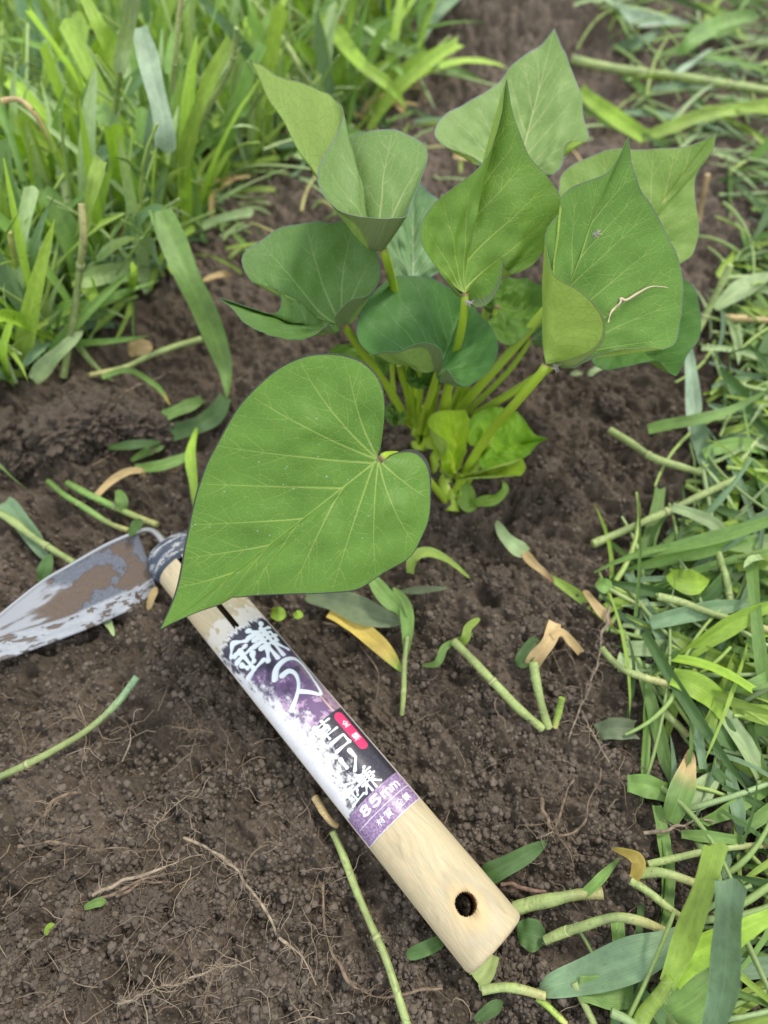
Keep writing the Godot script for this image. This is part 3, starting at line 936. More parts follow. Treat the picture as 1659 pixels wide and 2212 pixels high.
	for e in [[[932, 950, 388, 940, 985, 382, 958, 1040, 374, 970, 1080, 369, 974, 1100, 368], 4.3, 5.2], [[880, 765, 352, 887, 840, 370, 892, 915, 390], 3.0, 3.4], [[918, 880, 382, 900, 925, 388, 898, 960, 386, 910, 972, 384, 922, 955, 386, 925, 930, 390], 2.4, 2.4],
		[[908, 900, 394, 925, 960, 390, 945, 1020, 380, 952, 1050, 374], 2.8, 3.2], [[985, 1060, 366, 978, 1085, 366, 976, 1104, 366], 3.6, 5.0], [[846, 780, 372, 850, 850, 384, 858, 905, 396], 1.4, 1.5], [[952, 800, 345, 935, 870, 366, 918, 935, 386], 1.8, 2.2], [[972, 812, 345, 962, 875, 362, 940, 945, 380], 2.0, 2.4], [[862, 790, 352, 880, 850, 370, 896, 920, 390], 1.7, 2.0], [[1000, 905, 372, 965, 960, 380, 955, 1020, 376], 2.2, 2.8], [[915, 820, 356, 905, 870, 374, 903, 925, 390], 1.6, 2.2]]:
		var way: Array = []
		for i in e[0].size() / 3:
			way.append(at_depth(e[0][i * 3], e[0][i * 3 + 1], e[0][i * 3 + 2]))
		var s := Shape.new()
		tube(s, spline(way, 30), e[1] * 0.001, e[2] * 0.001, 12, green, 0.25)
		build("stem", [[s, M.petiole]], way[0], plant)
	# the curled unopened leaves at the foot
	for e in [[[1012, 1092, 362, 1040, 1083, 360, 1070, 1075, 358, 1088, 1055, 356, 1082, 1036, 358], 0.006], [[1000, 1040, 362, 1006, 1066, 362, 1010, 1088, 362, 1030, 1096, 361], 0.009], [[888, 1060, 366, 905, 1085, 366, 945, 1098, 366], 0.0022]]:
		var way: Array = []
		for i in e[0].size() / 3:
			way.append(at_depth(e[0][i * 3], e[0][i * 3 + 1], e[0][i * 3 + 2]))
		var s := Shape.new()
		ribbon(s, spline(way, 22), e[1], Vector3(0.1, 0.8, 0.6), 0.8, 2, Color(0.24, 0.40, 0.05), 0.3)
		build("bud", [[s, M.grass]], way[0], plant)

func on_leaf(key: String, x: float, y: float) -> Vector3:
	var best := Vector3.ZERO
	var least := 1e9
	for q: Vector3 in leaf_points[key]:
		var d := picture(q).distance_to(Vector2(x, y))
		if d < 9.0:
			d = depth_of(q) * 30.0     # the sheet that lies in front
		if d < least:
			least = d
			best = q
	return at_depth(x, y, depth_of(best) * 1000.0 - 0.7)

func make_lint() -> void:
	var c: Color = PAL["palerooot"] * 1.9
	var way: Array = []
	for e in [[1314, 696], [1321, 673], [1339, 655], [1341, 645], [1353, 648], [1380, 632], [1407, 619], [1435, 620], [1443, 622]]:
		way.append(on_leaf("right", e[0], e[1]))
	var s := Shape.new()
	tube(s, spline(way, 50), 0.00042, 0.0003, 6, c, 0.9)
	var o := build("root", [[s, M.root]], way[0])
	tag(o, "pale dry rootlet lying across the right leaf", "root")
	for e in [["right", 1288, 507, "fluffy grey speck of lint on the upper part of the right leaf"], ["right", 1200, 793, "grey lint at the joint of the right leaf"], ["centre", 1012, 656, "grey lint at the joint of the centre leaf"]]:
		var at := on_leaf(e[0], e[1], e[2])
		var f := Shape.new()
		for i in 26:
			hair(f, at + Vector3(rng.randf_range(-1, 1), rng.randf_range(-0.6, 0.8), rng.randf_range(-1, 1)) * 0.0008, rng.randf_range(0.001, 0.0026), 0.00016, Color(0.5, 0.45, 0.40) * rng.randf_range(0.5, 1.2))
		var l := build("lint", [[f, M.root]], at)
		tag(l, e[3], "lint")

# ------------------------------------------------------------------ the weeding sickle
var h_at: Vector3
var h_dir: Vector3
var h_up: Vector3
var h_right: Vector3
var h_len: float
const HA := 0.0140
const HB := 0.0108

func h_point(d: float, angle: float, grow := 0.0) -> Vector3:
	var k := lerpf(0.955, 1.0, clampf(d / h_len, 0.0, 1.0))
	return h_at + h_dir * d + h_right * sin(angle) * (HA * k + grow) + h_up * cos(angle) * (HB * k + grow)

func weld(i: int) -> int:
	return i - 64 if i % 65 == 64 else i

func measure_handle() -> void:
	h_at = at_height(395, 1221, 0.0150)
	var z := at_height(1068, 2038, 0.0132)
	h_len = h_at.distance_to(z)
	h_dir = (z - h_at).normalized()
	h_up = (Vector3.UP - h_dir * Vector3.UP.dot(h_dir)).normalized()
	h_right = h_up.cross(h_dir).normalized()
	M.handle_mm = h_len * 1000.0
	M.label_d0 = (at_height(503, 1372, 0.0255) - h_at).dot(h_dir)
	M.label_d1 = (at_height(848, 1779, 0.0245) - h_at).dot(h_dir)
	M.hole_d = (at_height(1000, 1960, 0.024) - h_at).dot(h_dir)
	M.label_v0 = M.label_d0 / h_len
	M.hole_v = M.hole_d / h_len

func ring_sheet(rings: Array, angles: PackedFloat32Array, flip: bool, wrap: bool, tex: Callable) -> Shape:
	var s := Shape.new()
	var p := PackedVector3Array()
	var t := PackedVector2Array()
	for e in rings:
		for a in angles:
			p.append(h_at + h_dir * e[0] + h_right * sin(a) * e[1] + h_up * cos(a) * e[2])
			t.append(tex.call(e[0], a))
	s.sheet(p, rings.size(), angles.size(), t, PackedColorArray([Color.WHITE]), flip, wrap)
	return s

func make_sickle() -> void:
	var tool := base("weeding_sickle", h_at + h_dir * (h_len * 0.5) - Vector3.UP * HB)
	tag(tool, "short weeding sickle with pale wooden handle, purple sticker and muddy steel blade on soil", "sickle")
	# handle, with its slot and hanging hole cut
	var angles := PackedFloat32Array()
	for i in 65:
		angles.append(TAU * i / 64.0 - PI)
	var rings: Array = [[0.0, 0.0, 0.0], [0.0, HA * 0.90, HB * 0.90], [0.0012, HA * 0.95, HB * 0.95]]
	for i in range(1, 48):
		var d := h_len * i / 48.0
		var k := lerpf(0.955, 1.0, d / h_len) * (1.0 + 0.006 * n_mid.get_noise_1d(i * 0.003))
		rings.append([d, HA * k, HB * k])
	rings.append_array([[h_len - 0.0012, HA, HB], [h_len + 0.0002, HA - 0.0005, HB - 0.0005], [h_len + 0.0009, HA - 0.0017, HB - 0.0017], [h_len + 0.001, 0.0, 0.0]])
	var wood := mat(Color.WHITE, 0.55, 0.4)
	wood.albedo_texture = M.wood_tex
	wood.heightmap_enabled = true
	wood.heightmap_texture = M.wood_high_tex
	wood.heightmap_scale = 0.012
	var body := ring_sheet(rings, angles, false, true, func(d, a): return Vector2(fposmod(a / TAU + 0.25, 1.0) if absf(a) < PI * 0.999 else (0.75 if a > 0 else -0.25), d / h_len))
	# closed and without empty triangles, a hundred times larger while it is cut
	const BIG := 100.0
	var kit := SurfaceTool.new()
	kit.begin(Mesh.PRIMITIVE_TRIANGLES)
	for i in range(0, body.ix.size(), 3):
		var q0: Vector3 = (body.v[weld(body.ix[i])] - tool.position) * BIG
		var q1: Vector3 = (body.v[weld(body.ix[i + 1])] - tool.position) * BIG
		var q2: Vector3 = (body.v[weld(body.ix[i + 2])] - tool.position) * BIG
		if q0.distance_to(q1) < 1e-4 or q1.distance_to(q2) < 1e-4 or q0.distance_to(q2) < 1e-4:
			continue
		for j in 3:
			var k: int = body.ix[i + j]
			kit.set_uv(body.uv[k])
			kit.set_normal(body.n[k])
			kit.add_vertex([q0, q1, q2][j])
	kit.set_material(wood)
	var csg := CSGMesh3D.new()
	csg.name = "handle"
	csg.mesh = kit.commit()
	tool.add_child(csg, true)
	csg.scale = Vector3.ONE / BIG
	var hole := CSGCylinder3D.new()
	hole.name = "hanging_hole"
	hole.operation = CSGShape3D.OPERATION_SUBTRACTION
	hole.radius = 0.0041 * BIG
	hole.height = 0.06 * BIG
	hole.sides = 24
	hole.material = mat(Color(0.16, 0.085, 0.035), 0.95, 0.1)
	csg.add_child(hole)
	var b := Basis(h_right, h_up, h_right.cross(h_up))
	hole.transform = Transform3D(b, (h_at + h_dir * M.hole_d - tool.position) * BIG)
	var slot := CSGBox3D.new()
	slot.name = "tang_slot"
	slot.operation = CSGShape3D.OPERATION_SUBTRACTION
	slot.size = Vector3(0.0026, 0.016, M.label_d0 + 0.012) * BIG
	slot.material = mat(Color(0.12, 0.085, 0.05), 0.9, 0.1)
	csg.add_child(slot)
	slot.transform = Transform3D(b, (h_at + h_dir * (M.label_d0 * 0.5 - 0.008) + h_up * 0.0085 - tool.position) * BIG)
	# splinters round the hole
	var sp := Shape.new()
	for i in 34:
		var a := TAU * i / 34.0 + rng.randf() * 0.1
		var k := lerpf(0.955, 1.0, M.hole_v)
		var o := Vector2(sin(a), cos(a)) * 0.0042
		var top := HB * k * sqrt(maxf(0.0, 1.0 - pow(o.x / HA, 2.0)))
		var root_at: Vector3 = h_at + h_dir * (M.hole_d + o.y) + h_right * o.x + h_up * (top - 0.0002)
		var inward: Vector3 = (h_dir * (-o.y) + h_right * (-o.x)).normalized()
		var q: Vector3 = root_at + inward * rng.randf_range(0.0001, 0.0006) - h_up * rng.randf_range(0.0, 0.0007) + h_dir * rng.randf_range(-0.0003, 0.0003)
		tube(sp, PackedVector3Array([root_at - inward * 0.0003, root_at.lerp(q, 0.5), q]), 0.00028, 0.00005, 4, Color(0.50, 0.36, 0.18).lerp(Color(0.66, 0.52, 0.32), rng.randf()))
	build("splintered_rim", [[sp, M.root]], h_at + h_dir * M.hole_d, tool)
	# sticker
	var la := PackedFloat32Array()
	for i in 41:
		la.append(lerpf(-1.36, 1.24, i / 40.0))
	var lr: Array = []
	var d0: float = M.label_d0 - 0.004
	for i in 41:
		var d: float = lerpf(d0, M.label_d1, i / 40.0)
		var k := lerpf(0.955, 1.0, d / h_len)
		lr.append([d, HA * k + 0.00022, HB * k + 0.00022])
	var print_ := mat(Color.WHITE, 0.28, 0.5)
	print_.albedo_texture = M.label_tex
	print_.transparency = BaseMaterial3D.TRANSPARENCY_ALPHA_SCISSOR
	print_.alpha_scissor_threshold = 0.5
	var d1: float = M.label_d1
	var label := ring_sheet(lr, la, false, false, func(d, a): return Vector2(clampf(0.5 + 0.5 * (a + 0.06) / 1.30, 0.004, 0.996), clampf((d - d0) / (d1 - d0), 0.002, 0.998)))
	var lab := build("sticker", [[label, print_]], h_at + h_dir * (d0 + d1) * 0.5, tool)
	tag(lab, "purple and black printed sticker with white lettering, rubbed white at the left")
	# ferrule
	var fr: Array = []
	for i in 15:
		var f := i / 14.0
		var r := 0.0134 + 0.0012 * sin(PI * f) - 0.0024 * pow(absf(2.0 * f - 1.0), 6.0)
		fr.append([lerpf(-0.0125, 0.0016, f), r, r - 0.0022])
	fr.push_front([-0.0124, 0.0006, 0.0006])
	fr.append([0.0017, 0.0120, 0.0096])
	var fm := mat(Color.WHITE, 0.6, 0.45)
	fm.albedo_texture = M.ferrule_tex
	build("ferrule", [[ring_sheet(fr, angles, false, true, func(d, a): return Vector2(a / TAU + 0.5, 0.5 + d * 40.0)), fm]], h_at, tool)
	# blade: back edge, ridge, cutting edge
	var e_top := [[296, 1149, 15.0], [258, 1164, 14.5], [220, 1182, 14.0], [150, 1222, 13.0], [88, 1259, 12.0], [0, 1329, 10.5], [-50, 1376, 9.5], [-88, 1428, 8.0]]
	var e_mid := [[330, 1248, 13.5], [290, 1268, 13.2], [246, 1289, 12.8], [190, 1313, 12.0], [132, 1336, 11.2], [0, 1376, 9.5], [-50, 1402, 8.8], [-88, 1430, 7.8]]
	var e_low := [[337, 1270, 8.5], [310, 1294, 8.0], [281, 1314, 7.6], [230, 1338, 7.0], [176, 1361, 6.5], [0, 1426, 5.0], [-50, 1432, 5.2], [-88, 1432, 7.5]]
	var lines: Array = []
	for e in [e_top, e_mid, e_low]:
		var w: Array = []
		for q in e:
			w.append(at_height(q[0], q[1], q[2] * 0.001))
		lines.append(spline(w, 60))
	var steel := ORMMaterial3D.new()
	steel.albedo_texture = M.steel_tex
	steel.orm_texture = M.steel_orm
	steel.metallic_specular = 0.5
	steel.heightmap_enabled = true
	steel.heightmap_texture = M.steel_orm
	steel.heightmap_scale = 0.10
	var bl := Shape.new()
	for side in 2:
		var drop := Vector3.DOWN * (0.0012 * side)
		for part in 2:
			var p := PackedVector3Array()
			var t := PackedVector2Array()
			var cols := 9
			for i in 61:
				for k in cols:
					var f := float(k) / (cols - 1)
					var q: Vector3 = lines[part][i].lerp(lines[part + 1][i], f) + drop
					if part == 0:
						q.y -= 0.0022 * sin(PI * f) * (1.0 - i / 75.0)
					p.append(q)
					t.append(Vector2(i / 60.0, lerpf(0.0, 0.65, f) if part == 0 else lerpf(0.65, 1.0, f)))
			bl.sheet(p, 61, cols, t, PackedColorArray([Color.WHITE]), side == 0)
	# the butt end of the blade by the ferrule
	build("blade", [[bl, steel]], lines[1][30], tool)
	var edge := Shape.new()
	tube(edge, lines[0], 0.00095, 0.0006, 8, Color(0.42, 0.42, 0.43))
	var em := mat(Color.WHITE, 0.42, 0.5)
	em.metallic = 0.75
	em.vertex_color_use_as_albedo = true
	build("blade_edge", [[edge, em]], lines[0][0], tool)
	var neck: Array = []
	for q in [[292, 1151, 15.0], [310, 1145, 16.0], [328, 1146, 17.0], [343, 1158, 18.0], [356, 1176, 18.5], [368, 1192, 18.0]]:
		neck.append(at_height(q[0], q[1], q[2] * 0.001))
	var ns := Shape.new()
	tube(ns, spline(neck, 24), 0.0010, 0.0021, 10, Color(0.36, 0.35, 0.34))
	build("tang", [[ns, em]], neck[3], tool)

# ------------------------------------------------------------------ the ground
func make_ground() -> void:
	var rows := 1000
	var cols := 800
	var p := PackedVector3Array()
	p.resize(rows * cols)
	var c := PackedColorArray()
	c.resize(rows * cols)
	var t := PackedVector2Array()
	t.resize(rows * cols)
	var w := -0.12
	var at := 0
	for r in rows:
		var half := 0.29 + maxf(w + 0.05, 0.0) * 0.66
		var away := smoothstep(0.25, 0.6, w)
		for k in cols:
			var u := float(k) / (cols - 1) * 2.0 - 1.0
			u = u * 0.72 + 0.28 * u * absf(u) * u * u
			var x := u * half
			var z := -w
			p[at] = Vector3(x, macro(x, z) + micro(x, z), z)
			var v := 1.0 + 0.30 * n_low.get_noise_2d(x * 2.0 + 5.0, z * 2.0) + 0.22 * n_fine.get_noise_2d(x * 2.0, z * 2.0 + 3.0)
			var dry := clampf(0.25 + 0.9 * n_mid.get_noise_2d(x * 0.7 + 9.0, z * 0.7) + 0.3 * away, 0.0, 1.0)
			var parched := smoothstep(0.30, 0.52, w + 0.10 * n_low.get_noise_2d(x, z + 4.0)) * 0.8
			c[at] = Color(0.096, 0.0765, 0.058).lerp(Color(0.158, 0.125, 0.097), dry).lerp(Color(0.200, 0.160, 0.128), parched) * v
			at += 1
		w += 0.00046 + maxf(w + 0.02, 0.0) * 0.0019
	var s := Shape.new()
	s.sheet(p, rows, cols, t, c, true)
	var far := Shape.new()
	var q := PackedVector3Array()
	var ft := PackedVector2Array()
	for r in 21:
		for k in 21:
			q.append(Vector3((k - 10) * 4.0, -0.035, (r - 10) * 4.0))
			ft.append(Vector2.ZERO)
	far.sheet(q, 21, 21, ft, PackedColorArray([Color(0.15, 0.118, 0.094)]))
	var g := build("ground", [[s, M.soil], [far, M.soil]], Vector3.ZERO)
	g.set_meta("kind", "structure")
	tag(g, "dark brown crumbly garden soil with loose clods")
	# clods one can pick out
	var lumps: Array = []
	for q2 in 5:
		var m := Shape.new()
		lump(m, 44, 60, 900 + q2)
		var me := ArrayMesh.new()
		me.add_surface_from_arrays(Mesh.PRIMITIVE_TRIANGLES, m.arrays(Vector3.ZERO))
		me.surface_set_material(0, M.soil)
		lumps.append(me)
	var spots: Array = [[300, 1952, 7.5], [135, 1890, 6.0], [402, 1965, 4.0], [410, 1725, 6.0], [470, 1790, 5.0], [255, 1970, 4.0], [85, 2060, 3.2], [220, 2010, 3.0], [1100, 1790, 4.5], [1180, 1700, 4.0], [1330, 1850, 4.0], [1115, 1660, 5.0], [1090, 1840, 4.0], [1070, 1500, 5.0], [800, 2090, 5.5], [940, 1500, 4.0],
		[1075, 1255, 6.0], [1180, 1290, 5.0], [1000, 1190, 4.0], [245, 918, 13.0], [195, 900, 15.0], [130, 925, 15.0], [70, 935, 14.0], [10, 945, 15.0], [300, 905, 10.0], [160, 880, 12.0], [330, 935, 7.0], [165, 955, 9.0], [100, 965, 10.0], [30, 985, 10.0], [-20, 1000, 10.0], [215, 940, 8.0], [350, 905, 6.0], [560, 1590, 5.0], [480, 2060, 4.0], [640, 1990, 4.0], [1180, 930, 7.0], [1270, 1000, 7.0], [1320, 870, 6.0], [1240, 1080, 6.0], [1010, 1420, 5.0]]
	for i in 110:
		spots.append([rng.randf_range(0, 1380), rng.randf_range(880 if i % 3 == 0 else 1250, 2212), rng.randf_range(1.6, 5.2) if i % 4 == 0 else rng.randf_range(1.4, 3.0)])
	for e in spots:
		var at3 := on_soil(e[0], e[1], 0)
		at3.y += micro(at3.x, at3.z)
		if (at3 - h_at).cross(h_dir).length() < 0.024 and (at3 - h_at).dot(h_dir) > -0.02:
			continue
		var o := MeshInstance3D.new()
		o.name = "soil_clod"
		o.mesh = lumps[rng.randi() % 5]
		var r: float = e[2] * 0.001
		o.transform = Transform3D(Basis.from_euler(Vector3(rng.randf() * 6.0, rng.randf() * 6.0, rng.randf() * 6.0)).scaled(Vector3(1.0, 0.75, 1.0) * r), at3 - Vector3.UP * r * (0.0 if r > 0.009 else 0.2))
		g.add_child(o, true)
	# crumbs
	var cm := Shape.new()
	lump(cm, 9, 12, 77)
	cm.c.fill(Color.WHITE)
	var crumb := ArrayMesh.new()
	crumb.add_surface_from_arrays(Mesh.PRIMITIVE_TRIANGLES, cm.arrays(Vector3.ZERO))
	var cmat := mat(Color.WHITE, 0.96, 0.2)
	cmat.vertex_color_use_as_albedo = true
	crumb.surface_set_material(0, cmat)
	var mm := MultiMesh.new()
	mm.transform_format = MultiMesh.TRANSFORM_3D
	mm.use_colors = true
	mm.mesh = crumb
	var where: Array = []
	var tints: Array = []
	for i in 76000:
		var y := lerpf(620.0, 2330.0, pow(rng.randf(), 0.62))
		var at3 := on_soil(rng.randf_range(-80, 1740), y, 0)
		var r := 0.00026 * exp(absf(rng.randfn(0.0, 0.70)))
		if n_mid.get_noise_2d(at3.x * 1.4, at3.z * 1.4 + 4.0) < -0.02 and rng.randf() < 0.8:
			continue
		r = minf(r, 0.0014)
		if (at3 - h_at).cross(h_dir).length() < 0.017 and (at3 - h_at).dot(h_dir) > 0.0 and (at3 - h_at).dot(h_dir) < h_len:
			continue
		at3.y += micro(at3.x, at3.z) + r * 0.25
		where.append(Transform3D(Basis.from_euler(Vector3(rng.randf() * 6.0, rng.randf() * 6.0, 0)).scaled(Vector3(r, r * rng.randf_range(0.6, 1.0), r)), at3))
		var v := rng.randf_range(0.75, 1.35)
		tints.append(Color(0.116, 0.093, 0.072) * v)
	mm.instance_count = where.size()
	for i in where.size():
		mm.set_instance_transform(i, where[i])
		mm.set_instance_color(i, tints[i])
	var mi := MultiMeshInstance3D.new()
	mi.name = "soil_crumbs"
	mi.multimesh = mm
	mi.set_meta("kind", "stuff")
	tag(mi, "loose crumbs of dark soil scattered over the ground", "soil")
	add_child(mi, true)

func lump(s: Shape, rows: int, cols: int, seed_at: int) -> void:
	var p := PackedVector3Array()
	var t := PackedVector2Array()
	for r in rows:
		var a := PI * r / (rows - 1)
		for k in cols + 1:
			var b := TAU * (k % cols) / cols
			var d := Vector3(sin(a) * cos(b), cos(a), sin(a) * sin(b))
			var q := d * 0.012
			var e := 1.0 + 0.62 * n_fine.get_noise_3d(q.x * 0.7 + seed_at, q.y * 0.7, q.z * 0.7) + 0.42 * n_fine.get_noise_3d(q.x * 2.2 + seed_at, q.y * 2.2, q.z * 2.2) + 0.24 * dome(n_cell.get_noise_3d(q.x * 8.0, q.y * 8.0, q.z * 8.0) + 1.0)
			p.append(d * e)
			t.append(Vector2.ZERO)
	s.sheet(p, rows, cols + 1, t, PackedColorArray([Color(0.120, 0.096, 0.075)]), true, true)

# ------------------------------------------------------------------ roots, cut grass
func soil_path(pts: Array, wiggle := 0.0) -> Array:
	var out: Array = []
	for i in pts.size() / 3:
		var q := on_soil(pts[i * 3], pts[i * 3 + 1], pts[i * 3 + 2])
		if wiggle > 0.0:
			q += Vector3(rng.randf_range(-1, 1), rng.randf_range(0, 1), rng.randf_range(-1, 1)) * wiggle
		out.append(q)
	return out

func finer(way: Array, step: float, wiggle: float) -> Array:
	var out: Array = [way[0]]
	for i in way.size() - 1:
		var a: Vector3 = way[i]
		var b: Vector3 = way[i + 1]
		var k: int = int(a.distance_to(b) / step)
		for j in range(1, k + 1):
			out.append(a.lerp(b, float(j) / (k + 1)) + Vector3(rng.randf_range(-1, 1), rng.randf_range(-0.6, 1), rng.randf_range(-1, 1)) * wiggle)
		out.append(b)
	return out

func add_root(label: String, r_mm: float, pts: Array, tint: Color, hairs := 0) -> void:
	var way := finer(soil_path(pts), 0.006, 0.0009)
	var s := Shape.new()
	var path := spline(way, way.size() * 6)
	tube(s, path, r_mm * 0.0008, r_mm * 0.00030, 7, tint, 1.0)
	for i in s.v.size():
		s.c[i] = s.c[i] * (0.85 + 0.8 * n_fine.get_noise_3d(s.v[i].x * 2.0, s.v[i].y * 2.0, s.v[i].z * 2.0))
	var o := build("root", [[s, M.root]], way[0])
	tag(o, label, "root", "loose roots lying on the soil")
	if hairs:
		var hs := Shape.new()
		for i in hairs * 2:
			var at: Vector3 = path[rng.randi_range(2, path.size() - 2)]
			hair(hs, at, rng.randf_range(0.003, 0.009), 0.00011, tint * 1.15)
		build("root_hairs", [[hs, M.root]], way[0], o).set_meta("kind", "stuff")

func hair(s: Shape, at: Vector3, length: float, r: float, tint: Color) -> void:
	var d := Vector3(rng.randf_range(-1, 1), rng.randf_range(0.0, 0.7), rng.randf_range(-1, 1)).normalized()
	var p := PackedVector3Array([at])
	for i in 6:
		d = (d + Vector3(rng.randf_range(-0.6, 0.6), rng.randf_range(-0.45, 0.35), rng.randf_range(-0.6, 0.6))).normalized()
		p.append(p[i] + d * length / 6.0)
	tube(s, p, r, r * 0.4, 4, tint)

# one blade or stem that the photograph shows by itself
func grass(kind: String, label: String, pal: String, ends: int, wide: float, pts: Array, pal2 := "", from2 := 0.6, twist := 0.0) -> void:
	var way := soil_path(pts)
	var w := wide / F * depth_of(way[way.size() / 2]) * (0.78 if kind == "grass_stalk" else 0.92)
	var s := Shape.new()
	var tint: Color = PAL[pal] * rng.randf_range(0.92, 1.08)
	var t2 = null
	if pal2:
		t2 = PAL[pal2]
	elif kind == "grass_stalk" and rng.randf() < 0.6:
		t2 = tint.lerp(PAL["tan"], 0.45)
	var o: MeshInstance3D
	if kind == "grass_stalk" or kind == "twig":
		tube(s, spline(way, 70), w * 0.5, w * 0.43, 12, tint, 0.16, true, t2)
		for i in s.v.size():
			var q: Vector3 = s.v[i]
			var pale := n_mid.get_noise_3d(q.x * 1.6, q.y * 1.6, q.z * 1.6)
			var fleck := n_fine.get_noise_3d(q.x * 4.0, q.y * 4.0, q.z * 4.0)
			s.c[i] = (s.c[i] * (0.95 + 0.55 * pale + 0.16 * fleck)).lerp(Color(0.16, 0.12, 0.07), smoothstep(0.30, 0.42, fleck + 0.3 * pale) * 0.5)
		var path := spline(way, 70)
		if kind == "grass_stalk" and path[0].distance_to(path[70]) > 0.04:
			for k in [rng.randi_range(16, 56)]:
				var joint := PackedVector3Array([path[k - 1], path[k], path[k + 1]])
				var js := Shape.new()
				tube(js, joint, w * 0.50, w * 0.53, 12, tint.lerp(Color(0.52, 0.50, 0.26), 0.45))
				s.ix.append_array(PackedInt32Array(Array(js.ix).map(func(t): return t + s.v.size())))
				s.v.append_array(js.v)
				s.n.append_array(js.n)
				s.uv.append_array(js.uv)
				s.c.append_array(js.c)
		if kind == "grass_stalk" and wide > 18.0:
			var hs := Shape.new()
			for i in 46:
				var k: int = rng.randi_range(12, s.v.size() - 14)
				hair(hs, s.v[k], rng.randf_range(0.0008, 0.0018), 0.00006, Color(0.62, 0.66, 0.46))
			s.ix.append_array(PackedInt32Array(Array(hs.ix).map(func(t): return t + s.v.size())))
			s.v.append_array(hs.v)
			s.n.append_array(hs.n)
			s.uv.append_array(hs.uv)
			s.c.append_array(hs.c)
		o = build(kind, [[s, M.stem]], way[0])
	else:
		var mid: Vector3 = way[way.size() / 2]
		var face := ((EYE - mid).normalized() * 0.9 + Vector3.UP * 0.5 + Vector3(rng.randf_range(-0.3, 0.3), 0, rng.randf_range(-0.2, 0.2))).normalized()
		ribbon(s, spline(way, 44), w, face, twist, ends, tint, 0.14, t2, from2)
		for i in s.v.size():
			var q: Vector3 = s.v[i]
			s.c[i] = s.c[i] * (0.96 + 0.5 * n_mid.get_noise_3d(q.x * 1.2, q.y * 1.2, q.z * 1.2))
		o = build(kind, [[s, M.grass]], way[0])
	var cat: String = {"grass_stalk": "grass stem", "grass_leaf": "grass blade", "fallen_leaf": "leaf", "twig": "twig"}[kind]
	var grp: String = {"grass_stalk": "cut grass stems", "grass_leaf": "cut grass blades", "fallen_leaf": "fallen leaves on the soil", "twig": "dry twigs"}[kind]
	tag(o, label, cat, grp)

func inside(poly: Array, x: float, y: float) -> bool:
	var hit := false
	var j: int = poly.size() - 2
	for i in range(0, poly.size(), 2):
		if (poly[i + 1] > y) != (poly[j + 1] > y) and x < (poly[j] - poly[i]) * (y - poly[i + 1]) / (poly[j + 1] - poly[i + 1]) + poly[i]:
			hit = not hit
		j = i
	return hit

# the mass of mown grass that nobody could count
func grass_mass(label: String, poly: Array, count: int, upright: float, longest: float, heading: float, spread: float, pals: Array, slim := 0.0035, broad := 0.0115, stems := 0.3, light := 1.0) -> void:
	var s := Shape.new()
	var st := Shape.new()
	var lo := Vector2(1e9, 1e9)
	var hi := -lo
	for i in range(0, poly.size(), 2):
		lo = lo.min(Vector2(poly[i], poly[i + 1]))
		hi = hi.max(Vector2(poly[i], poly[i + 1]))
	var made := 0
	var first := Vector3.ZERO
	while made < count:
		var x := rng.randf_range(lo.x, hi.x)
		var y := rng.randf_range(lo.y, hi.y)
		if not inside(poly, x, y):
			continue
		made += 1
		var at := on_soil(x, y, 0)
		if made == 1:
			first = at
		var a := heading + rng.randfn(0.0, spread)
		var out := Vector3(cos(a), 0, sin(a))
		var stand := clampf(upright + rng.randfn(0.0, 0.22), 0.04, 1.2)
		var length := longest * rng.randf_range(0.4, 1.0)
		var p := PackedVector3Array()
		var d := (out * (1.15 - minf(stand, 1.0)) + Vector3.UP * stand).normalized()
		var q := at + Vector3.UP * rng.randf_range(0.0, 0.012 if upright < 0.4 else 0.004)
		var sag := rng.randf_range(0.02, 0.22)
		var bend := rng.randf_range(-0.12, 0.12)
		for i in 8:
			p.append(q)
			q += d * length / 7.0
			var floor_y := macro(q.x, q.z) + 0.0025
			if q.y < floor_y:
				q.y = floor_y
				d.y = maxf(d.y, 0.0)
			d = (d + Vector3.DOWN * sag * 0.6 + out.cross(Vector3.UP) * bend).normalized()
		var tint: Color = PAL[pals[rng.randi() % pals.size()]] * rng.randf_range(0.8, 1.25) * light
		if rng.randf() < stems:
			tube(st, p, rng.randf_range(0.0008, 0.0019), 0.0007, 6, PAL["stem"].lerp(tint, 0.5), 0.1)
		else:
			var face := (Vector3(rng.randf_range(-0.8, 0.8), rng.randf_range(0.4, 1.0), rng.randf_range(-0.1, 1.0))).normalized()
			var wide := lerpf(slim, broad, pow(rng.randf(), 1.7)) * (0.6 + 0.4 * length / 0.1)
			ribbon(s, p, wide, face, rng.randf_range(-0.8, 0.8), [0, 1, 1, 2][rng.randi() % 4], tint, rng.randf_range(0.08, 0.24))
	var o := build("grass_clippings", [[s, M.grass], [st, M.stem]], first)
	o.set_meta("kind", "stuff")
	tag(o, label, "grass")

